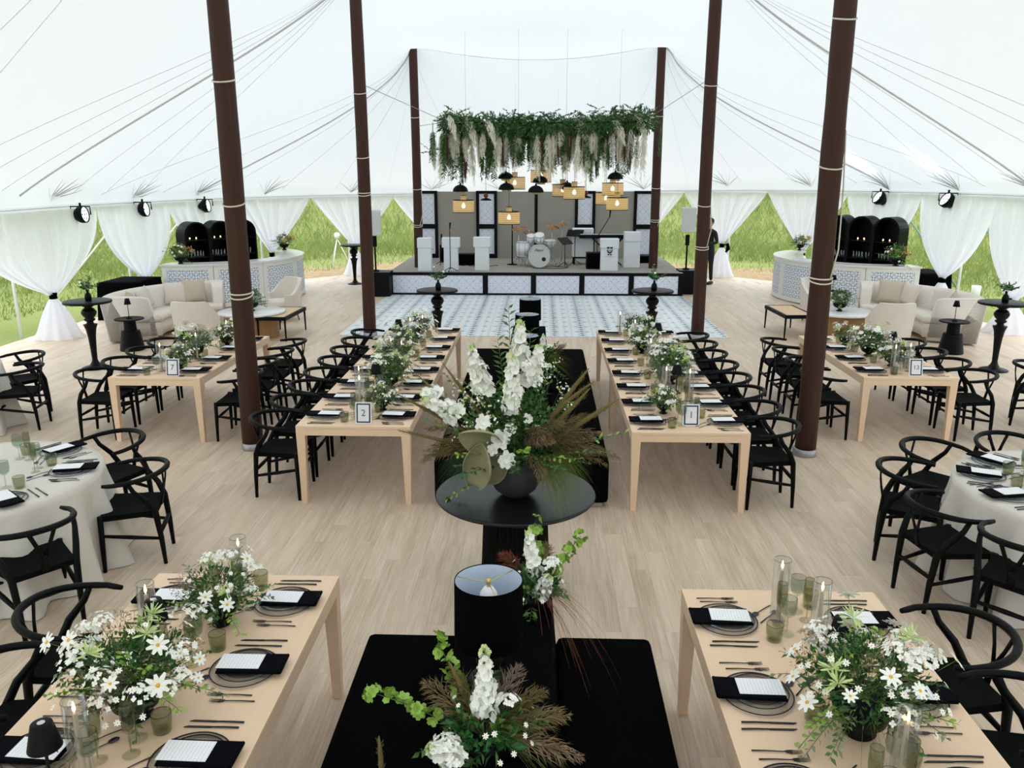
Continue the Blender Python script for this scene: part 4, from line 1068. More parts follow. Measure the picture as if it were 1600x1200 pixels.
for k in range(4):
    lv = 1 if k < 2 else 0
    setting(f'{ORD[k]} sofa side seat from card seven', -4.66, seat_y('T7', k), -PI/2, lvl=lv); setting(f'{ORD[k]} mast side seat from card seven', -4.0, seat_y('T7', k), PI/2, lvl=lv)
    setting(f'{ORD[k]} mast side seat from card thirteen', 3.84, seat_y('T13', k), -PI/2, lvl=lv); setting(f'{ORD[k]} outer seat from card thirteen', 4.49, seat_y('T13', k), PI/2, lvl=lv)
for k in range(3):
    setting(f'{ORD[k]} banquette seat, bottom left table', -1.36, seat_y('NL', k)-.0, PI/2); setting(f'{ORD[k]} chair seat, bottom left table', -1.98, seat_y('NL', k), -PI/2)
    setting(f'{ORD[k]} banquette seat, bottom right table', .975, seat_y('NR', k)-.03, -PI/2); setting(f'{ORD[k]} chair seat, bottom right table', 1.635, seat_y('NR', k)-.03, PI/2)
for nm, ds in (('RL', (60, 14, -39)), ('RR', (126, 158, 192))):
    cx, cy, ph = RT[nm]
    for k, d in enumerate(ds):
        a = math.radians(d); setting(f'{ORD[k]} visible seat from the back, {ph.replace("white-clothed ", "").replace("the ", "")}', cx+.70*math.cos(a), cy+.70*math.sin(a), a+PI/2, .7615)

def text_mesh(name, cu, mat, parent):
    q = bpy.data.objects.new('tmp', cu); C.objects.link(q); bpy.context.view_layer.update()
    me = bpy.data.meshes.new_from_object(q.evaluated_get(bpy.context.evaluated_depsgraph_get())); bpy.data.objects.remove(q); bpy.data.curves.remove(cu)
    me.name = name; me.materials.clear(); me.materials.append(M[mat]); o = bpy.data.objects.new(name, me); C.objects.link(o); o.parent = parent; return o
# numbered cards in navy frames
def card(num, x, y):
    t = thing('table_number_frame', f'white and navy framed card reading the number {dict(zip(("2", "1", "7", "13"), ("two", "one", "seven", "thirteen")))[num]}', 'table number', (x, y, .761), 0, 'table number cards')
    R_ = Matrix.Rotation(-.16, 4, 'X')
    w, h = .075, .20
    b = MB('white_paint'); b.box(-w, w, .0, .012, 0, h, mat=R_); b.hexa([(-.02, .012, 0), (.02, .012, 0), (.02, .07, 0), (-.02, .07, 0)], [(-.02, .03, .12), (.02, .03, .12), (.02, .036, .12), (-.02, .036, .12)]); b.build('frame', t)
    MB('navy').box(-w+.011, w-.011, -.0015, -.0002, .011, h-.011, mat=R_).build('navy_border', t)
    MB('white_paint').box(-w+.024, w-.024, -.0032, -.0017, .024, h-.024, mat=R_).build('card', t)
    cu = bpy.data.curves.new('numeral', 'FONT'); cu.body = num; cu.size = .085 if len(num) == 1 else .07; cu.align_x = 'CENTER'; cu.align_y = 'CENTER'; cu.extrude = .0006
    o = text_mesh('numeral', cu, 'teal_ink', t)
    o.matrix_local = R_ @ Matrix.Translation((0, -.0042, h/2)) @ Matrix.Rotation(PI/2, 4, 'X')
card('2', -1.615, 7.16); card('1', 1.375, 7.20); card('7', -4.15, 8.88); card('13', 4.24, 9.17)

# tapers in glass cylinders, cordless table lamps
def taper():
    t = thing('taper_candle', '', 'candle', group='x')
    MB('clear_glass').lathe([(0, .002), (.042, .002), (.043, .008), (.043, .34), (.041, .34), (.041, .01), (0, .008)], 24, caps=False).lathe([(.0432, .339), (.042, .3415), (.0408, .339)], 24, 'glass_edge', caps=False).build('glass_cylinder', t)
    MB('wax').lathe([(.030, .009), (.030, .014), (.014, .016), (.0125, .03), (.0095, .28), (.004, .285), (0, .285)], 12, caps=False).build('candle', t)
    MB('flame').lathe([(0, .288), (.005, .296), (.0065, .306), (.004, .322), (0, .336)], 8, caps=False).build('flame', t); return t
KTa = Kind(taper())
for lab, x, y in (('at the far end of the bottom left table', -1.62, 4.02), ('beside the lamp, bottom left table', -1.88, 3.50), ('beside the large bowl at the bottom left', -1.73, 2.61), ('at the far end of the bottom right table', 1.24, 3.86),
                  ('near the glasses on the bottom right table', 1.37, 3.64), ('at the bottom edge of the bottom right table', 1.36, 2.66),
                  ('by card two', -1.75, 7.66), ('on table two left of the lamp', -1.84, 8.05), ('midway along table two', -1.62, 9.35), ('on table two near its middle, second', -1.78, 9.55), ('at the far end of table two', -1.62, 11.1), ('at the far end of table two, second', -1.76, 10.9),
                  ('on table one just behind its first bowl', 1.28, 8.15), ('on table one right of the first bowl', 1.50, 8.05), ('midway along table one', 1.30, 9.55), ('at the far end of table one', 1.26, 10.85), ('at the far end of table one by the lamp', 1.12, 11.5),
                  ('at the front of table seven', -4.38, 9.12), ('in the middle of table seven', -4.22, 9.75), ('at the far end of table seven', -4.16, 10.6), ('at the front of table thirteen', 4.05, 9.32), ('at the front of table thirteen, nearer its card', 4.26, 9.42), ('at the far end of table thirteen', 4.0, 10.5)):
    KTa.put('lit taper in a glass cylinder '+lab, (x, y, .761), 0, 'lit tapers in glass cylinders')
def tlamp():
    t = thing('table_lamp', '', 'lamp', group='x'); MB('black_paint').lathe([(0, 0), (.048, 0), (.05, .006), (.046, .012), (.006, .016), (.006, .235)], 20).build('stand', t)
    s = MB('black_paint').lathe([(.060, .205), (.037, .305), (.030, .309), (0, .309)], 24, caps=False).build('lamp_shade', t)
    MB('chrome').lathe([(.014, .3095), (.012, .311), (0, .311)], 14, caps=False).build('touch_button', s)
    MB('lamp_under').lathe([(0, .212), (.052, .212)], 18, caps=False).build('light_diffuser', t); return t
KL = Kind(tlamp())
for lab, x, y in (('on the bottom left table, between the two bouquets', -1.80, 3.41), ('at the bottom left corner of the picture', -1.80, 2.52), ('on the bottom right table behind the daisies', 1.37, 3.36), ('on table two, behind its first bouquet', -1.71, 8.26), ('at the far end of table two', -1.92, 10.9),
                  ('at the far end of table one', 1.55, 10.75), ('on table one amid the first bouquets', 1.42, 8.35), ('on the sofa side of table seven', -4.45, 9.95), ('on the outer side of table thirteen', 4.40, 10.25)):
    KL.put('small black cordless lamp '+lab, (x, y, .761), 0, 'small black table lamps')

# ================================================================== FLOWERS
class FL(MB):
    def __init__(s, seed, *m): super().__init__(*m); s.L = {}; s.R = random.Random(seed)
    def leaf(s, p, d, L, W, m, n=None, bend=.25):
        if n is None: n = (s.R.uniform(-1, 1), s.R.uniform(-1, 1), s.R.uniform(-.2, 1))
        s.L.setdefault(m, []).append((*p, *d, *n, L, W, bend))
    def flush(s):
        for m, A in s.L.items():
            A = np.array(A); p, d, n = A[:, 0:3], A[:, 3:6], A[:, 6:9]; L, W, bd = A[:, 9:10], A[:, 10:11], A[:, 11:12]
            d = d/np.maximum(1e-6, np.linalg.norm(d, axis=1, keepdims=True)); sd = np.cross(d, n); sd /= np.maximum(1e-6, np.linalg.norm(sd, axis=1, keepdims=True)); up = np.cross(sd, d)
            if m.startswith('petal') or m == 'leaf_lime':
                V = np.stack([p, p+d*L*.55-sd*W*.5+up*L*bd*.3, p+d*L-sd*W*.26-up*L*bd*.3, p+d*L+sd*W*.26-up*L*bd*.3, p+d*L*.55+sd*W*.5+up*L*bd*.3], 1).reshape(-1, 3)
                F = []
                for i in range(len(A)): o = 5*i; F += [(o, o+1, o+4), (o+1, o+2, o+3, o+4)]
                s.add(V, F, m); continue
            V = np.stack([p, p+d*L*.45-sd*W*.5+up*L*bd*.35, p+d*L*.5+up*L*bd*.15, p+d*L*.45+sd*W*.5+up*L*bd*.35, p+d*L-up*L*bd*.4], 1).reshape(-1, 3)
            F = []
            for i in range(len(A)): o = 5*i; F += [(o, o+1, o+2), (o, o+2, o+3), (o+1, o+4, o+2), (o+2, o+4, o+3)]
            s.add(V, F, m)
        s.L = {}; return s
    def rdir(s, up=0.0):
        while True:
            v = Vector((s.R.uniform(-1, 1), s.R.uniform(-1, 1), s.R.uniform(-1, 1)))
            if .1 < v.length < 1: break
        v.normalize(); v.z = v.z*(1-up)+up; return v.normalized()
    def bush(s, c, r, n, L, W, mats, up=.3):
        for _ in range(n):
            d = s.rdir(up*.3); k = s.R.uniform(.25, 1)**.6; p = (c[0]+d.x*r[0]*k, c[1]+d.y*r[1]*k, c[2]+d.z*r[2]*k)
            e = s.rdir(); e = (d*.8+e*.7+Vector((0, 0, up)))
            s.leaf(p, e, L*s.R.uniform(.6, 1.3), W*s.R.uniform(.6, 1.3), s.R.choice(mats))
    def sprig(s, p, d, L, m, leaf=(.04, .016), n=14, stem='stem_green', droop=.0, r=.0015, both=True):
        p = Vector(p); d = Vector(d).normalized(); pts = []
        for k in range(7):
            u = k/6; pts.append(p+d*(L*u)+Vector((0, 0, -droop*L*u*u)))
        s.tube([tuple(q) for q in pts], [r]*6+[r*.4], 3, stem, caps=False)
        for k in range(n):
            u = .25+.75*k/n; i = min(5, int(u*6)); q = pts[i].lerp(pts[i+1], u*6-i); t = (pts[i+1]-pts[i]).normalized()
            a = s.R.uniform(0, 6.28) if not both else (k % 2)*PI+s.R.uniform(-.5, .5)
            w = t.cross(Vector((0, 0, 1)) if abs(t.z) < .9 else Vector((0, 1, 0))).normalized(); w2 = t.cross(w)
            e = w*math.cos(a)+w2*math.sin(a)+t*.7; s.leaf(q, e, leaf[0]*s.R.uniform(.7, 1.2), leaf[1], m)
        return pts
    def bloom(s, c, ax, r, m, n=6, wide=.8, centre=None, cup=.3):
        ax = Vector(ax).normalized(); u = ax.cross(Vector((0, 0, 1)) if abs(ax.z) < .9 else Vector((1, 0, 0))).normalized(); w = ax.cross(u); a0 = s.R.uniform(0, 6)
        for k in range(n):
            a = a0+2*PI*k/n; d = u*math.cos(a)+w*math.sin(a)+ax*cup; s.leaf(c, d, r*s.R.uniform(.85, 1.1), r*wide, m, tuple(ax), .15)
        if centre:
            q = ax.to_track_quat('Z', 'Y').to_matrix().to_4x4(); q.translation = Vector(c)
            s.lathe([(r*.2, 0), (r*.17, r*.1), (0, r*.14)], 6, centre, caps=False, mat=q)
    def umbel(s, c, r, n, m='petal_white', q=.011):
        for _ in range(n):
            a = s.R.uniform(0, 6.28); k = s.R.random()**.5; p = (c[0]+r*k*math.cos(a), c[1]+r*k*math.sin(a), c[2]+r*.45*(1-k*k)+s.R.uniform(-.01, .01))
            s.bloom(p, (math.cos(a)*k, math.sin(a)*k, .8), q, m, 4, .9)
    def floretspike(s, p, d, L, r, m='petal_white', n=34, fr=.026):
        p = Vector(p); d = Vector(d).normalized(); s.tube([tuple(p-d*.12), tuple(p), tuple(p+d*L)], [.004, .003, .001], 4, 'stem_green')
        u = d.cross(Vector((0, 1, 0)) if abs(d.y) < .9 else Vector((1, 0, 0))).normalized(); w = d.cross(u)
        for k in range(n):
            t = k/n; a = k*2.4; e = u*math.cos(a)+w*math.sin(a); rr = r*(1-.65*t**1.5)
            e2 = e+s.rdir()*.35; s.bloom(p+d*(L*(t+s.R.uniform(-.02, .02)))+e*rr*s.R.uniform(.3, .75), e2+d*.3, fr*(1.25-.8*t)*s.R.uniform(.75, 1.25), m if t < .9 else 'petal_green', 6, .95, cup=s.R.uniform(.3, .9))
    def plume(s, p, d, L, r, m, n=110, droop=.25, fl=.05, w=.0035):
        p = Vector(p); d = Vector(d).normalized(); P = [p+d*(L*k/8)+Vector((0, 0, -droop*L*(k/8)**2)) for k in range(9)]
        s.tube([tuple(q) for q in P], [.0022]*8+[.0006], 3, m, caps=False)
        for k in range(n):
            u = .22+.78*s.R.random(); i = min(7, int(u*8)); q = P[i].lerp(P[i+1], u*8-i); t = (P[i+1]-P[i]).normalized(); e = s.rdir()
            g = math.sin(PI*min(1, max(.06, (u-.2)/.8))**.8); s.leaf(q+e*r*g*.3, e*.65+t*1.0+Vector((0, 0, -droop*.6)), fl*(.5+g)*s.R.uniform(.7, 1.2), w*s.R.uniform(.8, 1.4), m, bend=.4)
    def foxtail(s, p, d, L, r, bend=(0, 0, 0), m='foxtail'):
        p = Vector(p); d = Vector(d).normalized(); B = Vector(bend); P = [p+d*(L*k/8)+B*((k/8)**2) for k in range(9)]
        s.tube([tuple(q) for q in P], [r*.25, r*.3, r*.75, r, r*1.05, r, r*.9, r*.65, r*.2], 6, m)
        for k in range(int(90*L/.3)):
            u = .22+.76*s.R.random(); i = min(7, int(u*8)); q = P[i].lerp(P[i+1], u*8-i); t = (P[i+1]-P[i]).normalized(); e = s.rdir(); e = (e-t*e.dot(t)).normalized()
            s.leaf(q+e*r*.7, e+t*1.2, r*1.3, .003, m)
    def strands(s, p, d, n, L, m, spread=.35, droop=.6, w=.0018):
        for _ in range(n):
            e = (Vector(d).normalized()+s.rdir()*spread).normalized(); l = L*s.R.uniform(.6, 1.15); P = [Vector(p)+e*(l*k/6)+Vector((0, 0, -droop*l*(k/6)**2)) for k in range(7)]
            w_ = e.cross(Vector((0, 0, 1))).normalized()*w
            V = []
            for k, q in enumerate(P): f = 1-.8*k/6; V += [tuple(q-w_*f), tuple(q+w_*f), tuple(q+Vector((0, 0, w*f)))]
            s.add(V, [(3*k+a, 3*k+(a+1) % 3, 3*k+3+(a+1) % 3, 3*k+3+a) for k in range(6) for a in range(3)], m)
def stuff(o): o['kind'] = 'stuff'; return o

daisy_me = FL(1, 'petal_white'); daisy_me.bloom((0, 0, 0), (0, 0, 1), .036, 'petal_white', 8, .42, 'pollen', .12); daisy_me.flush()
daisy_me.tube([(0, 0, -.001), (0, 0, -.06)], .0012, 3, 'stem_green')
daisy_mesh = daisy_me.build('daisy'); DM = daisy_mesh.data; bpy.data.objects.remove(daisy_mesh)
def add_daisy(parent, p, ax, sc_=1.0):
    o = bpy.data.objects.new('daisy', DM); C.objects.link(o); o.parent = parent
    q = Vector(ax).to_track_quat('Z', 'Y'); o.location = p; o.rotation_mode = 'QUATERNION'; o.rotation_quaternion = q; o.scale = (sc_,)*3
def centrepiece(seed, big=1.0, dense=1.0, daisies=8, bowl=True):
    t = thing('flower_arrangement', '', 'flowers', group='x'); R = random.Random(seed); k = big
    MB('black_paint').lathe([(.045*k, 0), (.05*k, .008), (.028*k, .02), (.03*k, .03), (.075*k, .06), (.092*k, .10*k+.01), (.088*k, .13*k), (.08*k, .13*k)], 24).build('bowl', t)
    f = FL(seed); z0 = .13*k
    f.bush((0, 0, z0+.05*k), (.17*k, .17*k, .11*k), int(520*dense), .034, .014, ['leaf_dark', 'leaf_dark', 'leaf_mid', 'leaf_fern'])
    f.bush((0, 0, z0+.06*k), (.20*k, .20*k, .14*k), int(420*dense), .018, .007, ['leaf_mid', 'fine_green', 'leaf_dark', 'leaf_lime'])
    for _ in range(int(16*dense)):
        d = f.rdir(.35); f.sprig((d.x*.08, d.y*.08, z0), d, .24*k*R.uniform(.7, 1.1), R.choice(['leaf_mid', 'leaf_sage', 'leaf_dark', 'leaf_lime']), (.03, .014), 14, droop=R.uniform(.0, .4))
    for _ in range(6): f.strands((0, 0, z0), f.rdir(.2), 5, .30*k, R.choice(['fine_green', 'stem_green']), .4, .4, .0009)
    stuff(f.flush().build('foliage', t))
    s = FL(seed+50)
    for _ in range(int(3*dense)+1):
        d = s.rdir(.3); s.bush((d.x*.18*k, d.y*.18*k, z0+.05+max(0, d.z)*.15*k), (.055, .055, .04), 170, .014, .003, ['smoke_bush'])
    stuff(s.flush().build('smoke_bush_tufts', t))
    w = FL(seed+99)
    for _ in range(int(8*dense)):
        d = w.rdir(.4); p = (d.x*.20*k, d.y*.20*k, z0+.06*k+max(-.02, d.z)*.17*k); w.umbel(p, .045*k, 26)
        w.tube([(0, 0, z0), p], .0012, 3, 'stem_green', caps=False)
    for _ in range(int(3*dense)):
        d = w.rdir(.5); p = Vector((d.x*.18*k, d.y*.18*k, z0+.10*k+max(0, d.z)*.12*k))
        for q in range(26): e = w.rdir(.3); w.leaf(p, e, .045*k, .008, 'petal_green', bend=.1)
    stuff(w.flush().build('small_blossoms', t))
    c = FL(seed+150)
    for _ in range(int(34*dense)):
        d = c.rdir(.25); q = 1.05+.2*R.random(); p = (d.x*.20*k*q, d.y*.20*k*q, z0+.05*k+max(-.25, d.z)*.17*k*q)
        c.bloom(p, (d.x, d.y, .9), .0125, 'petal_white', 7, .5, 'pollen', .0)
    stuff(c.flush().build('chamomile', t))
    for _ in range(daisies):
        d = f.rdir(.45); q = R.uniform(1.05, 1.35); add_daisy(t, (d.x*.20*k*q, d.y*.20*k*q, z0+.05*k+max(0, d.z)*.20*k*q), (d.x, d.y-.35, .8), R.uniform(.6, 1.25))
    return t
VAR = [Kind(centrepiece(101, 1.15, 1.5, 14)), Kind(centrepiece(202, .95, 1.1, 6)), Kind(centrepiece(303, .78, .8, 3)), Kind(centrepiece(404, 1.0, 1.0, 5))]
CP = [(0, 'large bouquet in a black bowl, bottom left table', -1.70, 2.98, .4, 1.12), (3, 'smaller bouquet at the far end of the bottom left table', -1.62, 3.72, 1.2, 1.0),
      (0, 'large daisy bouquet in a black bowl, bottom right table', 1.33, 2.98, 2.6, 1.18),
      (2, 'small bouquet right behind card two', -1.52, 7.62, .3, .95), (1, 'second bouquet back along table two', -1.60, 8.45, 1.7, 1.15), (3, 'third bouquet back along table two', -1.70, 9.22, 2.8, 1.1), (0, 'fourth bouquet back along table two', -1.72, 10.15, 4.1, .95), (1, 'bouquet at the far end of table two', -1.70, 11.2, 5.0, 1.1),
      (2, 'small bouquet right behind card one', 1.18, 7.60, 2.2, 1.0), (1, 'second bouquet back along table one', 1.42, 8.75, .2, 1.2), (3, 'third bouquet back along table one', 1.48, 9.35, 4.4, 1.15), (0, 'fourth bouquet back along table one', 1.30, 10.3, 5.5, .85), (2, 'bouquet at the far end of table one', 1.35, 11.25, 3.3, 1.3),
      (2, 'low bouquet by card seven', -4.22, 9.25, .9, 1.0), (3, 'middle bouquet on table seven', -4.28, 9.85, 3.6, 1.15), (1, 'bouquet at the mast end of table seven', -4.15, 10.55, 5.2, 1.0),
      (2, 'low bouquet near card thirteen', 4.17, 9.68, 4.9, 1.15), (0, 'tall bouquet in the middle of table thirteen', 4.12, 10.25, 1.4, 1.0), (3, 'bouquet at the far end of table thirteen', 4.05, 10.9, 2.4, .8)]
for v, lab, x, y, rz, s_ in CP: VAR[v].put(lab+', white and green', (x, y, .761), rz, 'white and green table bouquets', s_)
# posies and larger urn bouquets
def vaseposy(lab, x, y, z, seed, h=.12, r=.03, H=.22, n=8, cat='flowers', tall=False):
    t = thing('flower_vase', lab, cat, (x, y, z), seed, 'posies in black bottles'); f = FL(seed)
    MB('black_paint').lathe([(0, 0), (r, 0), (r*1.15, h*.3), (r*.9, h*.6), (r*.4, h*.78), (r*.42, h), (r*.3, h)], 16).build('vase', t)
    for _ in range(n):
        d = f.rdir(.65); f.sprig((0, 0, h), d, H*f.R.uniform(.5, 1), f.R.choice(['leaf_dark', 'leaf_fern', 'leaf_mid']), (.05, .026), 12, droop=.1)
    f.bush((0, 0, h+.07), (.07, .07, .06), 70, .04, .018, ['leaf_dark', 'leaf_fern'])
    stuff(f.flush().build('foliage', t)); w = FL(seed+7)
    for _ in range(4): d = w.rdir(.7); w.bloom((d.x*H*.7, d.y*H*.7, h+d.z*H), d, .022, 'petal_white', 6, .7)
    stuff(w.flush().build('blossoms', t))
for (q, x, y), lab in zip(COCK[:4], ('green posy on the tall table by the nearest left drape', 'green posy on the tall table at the right edge', 'posy with white bud on the tall table behind table two', 'sparse posy on the tall table behind table one')):
    vaseposy(lab, x+(.02), y, 1.073, len(lab)+int(x), .16, .045, .26, 9)
def urn(lab, x, y, z, seed, s_=1.0, ochre=False):
    t = thing('urn_bouquet', lab, 'flowers', (x, y, z), 0, 'bouquets in black urns'); f = FL(seed); f.R.random()
    MB('black_paint').lathe([(.055*s_, 0), (.06*s_, .01), (.025*s_, .03), (.03*s_, .05), (.10*s_, .08), (.125*s_, .13), (.12*s_, .15), (.10*s_, .15)], 20).build('urn', t)
    f.bush((0, 0, .26*s_), (.18*s_, .18*s_, .14*s_), 420, .045, .02, ['leaf_dark', 'leaf_mid', 'leaf_fern'])
    for _ in range(22): d = f.rdir(.4); f.sprig((0, 0, .15), d, .42*s_*f.R.uniform(.6, 1), f.R.choice(['leaf_mid', 'leaf_dark', 'leaf_lime']), (.04, .02), 14, droop=.15)
    stuff(f.flush().build('foliage', t)); w = FL(seed+5)
    for _ in range(14): d = w.rdir(.35); w.bloom((d.x*.24*s_, d.y*.24*s_, .24+d.z*.2*s_), d, .028, 'petal_white', 6, .7, 'pollen')
    if ochre:
        for _ in range(12): d = w.rdir(.3); w.bush((d.x*.2*s_+.08, d.y*.2*s_, .25+abs(d.z)*.15), (.04, .04, .03), 30, .03, .015, ['ochre_flower'])
    stuff(w.flush().build('blossoms', t))
urn('green bouquet in a black urn on the left marble coffee table', -5.38, 15.0, .486, 61, 1.05)
urn('green bouquet in a black urn on the right marble coffee table', 5.55, 15.35, .486, 62, 1.0)
urn('white and ochre bouquet at the near end of the left bar', -8.05, 18.2, 1.001, 63, 1.05, True)
urn('loose bouquet at the far end of the left bar', -6.75, 21.6, 1.001, 64, 1.0, True)
urn('loose bouquet at the far end of the right bar', 6.75, 21.95, 1.001, 65, .9, True)
urn('leafy bouquet at the near end of the right bar', 7.75, 18.35, 1.001, 66, 1.15, True)

# ---- the large bouquet on the round black table
t = thing('statement_bouquet', 'huge wild white and brown bouquet in a grey stone bowl', 'flowers', (-.17, 5.52, .761))
MB('concrete').lathe([(.07, 0), (.09, .004), (.145, .05), (.185, .12), (.195, .19), (.18, .25), (.15, .28), (.135, .285), (.13, .25)], 40, caps=False).build('stone_bowl', t)
f = FL(500); B0 = (0, 0, .27)
f.bush((0, 0, .50), (.30, .28, .24), 1300, .05, .022, ['leaf_dark', 'leaf_mid', 'leaf_fern', 'leaf_dark'])
f.bush((.05, -.08, .36), (.20, .18, .12), 600, .035, .012, ['leaf_fern', 'leaf_fern', 'leaf_dark'])
for _ in range(46):
    d = f.rdir(.45); f.sprig(B0, d, f.R.uniform(.45, .85), f.R.choice(['leaf_mid', 'leaf_dark', 'leaf_lime', 'leaf_fern']), (.05, .022), 20, droop=.05, r=.002)
for x_, z_ in ((-.05, 1.28), (.10, 1.12), (.02, 1.2), (.16, 1.0), (-.12, 1.05)): f.sprig((x_*.3, .02, .5), (x_*.7, .08, z_-.5), z_-.42, 'leaf_mid', (.06, .02), 26, r=.0025)
stuff(f.flush().build('foliage', t))
for i, (x_, y_, z_, L, dx_, dz_) in enumerate(((-.22, -.04, .78, .34, -.25, 1), (-.02, -.10, .66, .40, .02, 1), (.02, .02, .95, .30, .05, 1), (-.55, -.02, .72, .10, -1, .35), (-.40, -.10, .62, .26, -.9, .45), (.10, .04, .82, .28, .25, 1))):
    f = FL(510+i); f.floretspike((x_, y_, z_), (dx_, -.05, dz_), L, .055, 'petal_white', int(14+L*62), .052); f.tube([(0, 0, .3), (x_*.5, y_, .3+(z_-.3)*.6), (x_, y_, z_)], .004, 4, 'stem_green'); f.flush().build('flower_spike', t)
for i, (x_, y_, z_, r_) in enumerate(((-.10, -.26, .50, .075), (-.06, -.30, .36, .07), (-.20, -.28, .62, .06), (-.02, -.24, .56, .05), (.09, -.18, .62, .04), (-.14, -.30, .44, .045))):
    f = FL(530+i)
    for q in range(3): f.bloom((x_+f.R.uniform(-.01, .01), y_, z_+f.R.uniform(-.01, .01)), (f.R.uniform(-.4, .4), -1, .4), r_*(1-.2*q), 'petal_white', 6, .75, cup=.35+.25*q)
    f.flush().build('white_bloom', t)
# folded sage coloured spathe leaves
for i, (o_, rx, rz_, s_) in enumerate((((-.22, -.28, .50), .15, .9, .23), ((-.25, -.30, .22), -.1, .15, .25), ((-.15, -.27, .18), .1, -.35, .20))):
    b = MB('spathe')
    def sp_(u, v):
        a = (u-.5)*2; w = math.sin(PI*min(1, v*.92+.08))**.7; x_ = math.sin(a*1.9)*.36*w; z_ = v*1.2; y_ = .26*math.cos(a*1.9)*w-.16*a*w-.12*math.sin(v*3); return (x_, y_, z_)
    b.grid(sp_, 12, 14); o2 = b.build('spathe_leaf', t, solid=.012); o2.location = o_; o2.rotation_euler = (rx, 0, rz_); o2.scale = (s_*1.15,)*3
    if i == 0: o2.rotation_euler = (.1, -1.15, .3); o2.location = (-.10, -.26, .44)
    if i == 1: o2.rotation_euler = (.1, .18, -.1); o2.location = (-.27, -.30, .16)
    if i == 2: o2.rotation_euler = (.2, .75, .3); o2.location = (-.24, -.26, .20)
for i, (d, L, bd) in enumerate((((.75, -.05, .75), .62, (.0, 0, .04)), ((.55, 0, .95), .66, (.16, 0, -.05)), ((.65, .05, .9), .72, (.02, 0, .02)), ((1.0, -.1, .62), .70, (.02, 0, .05)), ((-1.0, 0, .95), .80, (-.02, 0, .02)), ((-1, -.05, .62), .86, (0, 0, -.02)), ((-.7, .05, 1.1), .74, (-.05, 0, .02)), ((-1, -.1, .22), .74, (0, 0, .02)), ((-1, -.2, .02), .55, (0, 0, 0)), ((-.45, .1, 1.1), .72, (0, 0, 0)))):
    f = FL(550+i); f.foxtail((d[0]*.1, d[1]*.1, .32), d, L, .017 if i < 4 else .012, bd); f.flush().build('foxtail', t)
for i in range(20):
    f = FL(580+i); a = f.R.uniform(-1.3, .35) if i < 15 else f.R.uniform(2.7, 3.6); el = f.R.uniform(.05, .95) if i < 15 else f.R.uniform(.1, .5)
    d = Vector((math.cos(a), math.sin(a)*.8, el)); f.plume((d.x*.10, d.y*.10, .38), d, f.R.uniform(.44, .64), .06, ['plume_brown', 'plume_pink', 'plume_brown', 'foxtail'][i % 4], 150, .28, .055, .0028); f.flush().build('grass_plume', t)
f = FL(620)
for c_ in ((.26, -.10, .34), (.22, -.2, .30), (.16, -.22, .32)): f.strands(c_, (.5, -.45, .15), 190, .30, 'fine_green', .75, .75, .0012)
f.strands((-.22, 0, .34), (-.8, -.25, -.05), 170, .34, 'leaf_dark', .5, .7, .0012)
stuff(f.flush().build('fine_trailing_grass', t))
f = FL(630)
for _ in range(60):
    a = f.R.uniform(2.6, 4.4) if f.R.random() < .65 else f.R.uniform(0, 6.28); rr_ = f.R.uniform(.25, .42); z_ = f.R.uniform(.38, .85); p = (rr_*math.cos(a), rr_*math.sin(a)*.8, z_)
    f.tube([(0, 0, .35), (p[0]*.7, p[1]*.7, (.35+z_)/2), p], .0011, 3, 'stem_green', caps=False)
    for q in range(8): e = f.rdir(.2); f.bloom((p[0]+e.x*.04, p[1]+e.y*.04, p[2]+e.z*.035), e, .009, 'petal_green' if q % 2 else 'petal_white', 5, .9)
for _ in range(14): f.umbel((f.R.uniform(-.3, .25), f.R.uniform(-.2, .1), f.R.uniform(.75, 1.0)), .045, 22)
stuff(f.flush().build('small_blossoms', t))

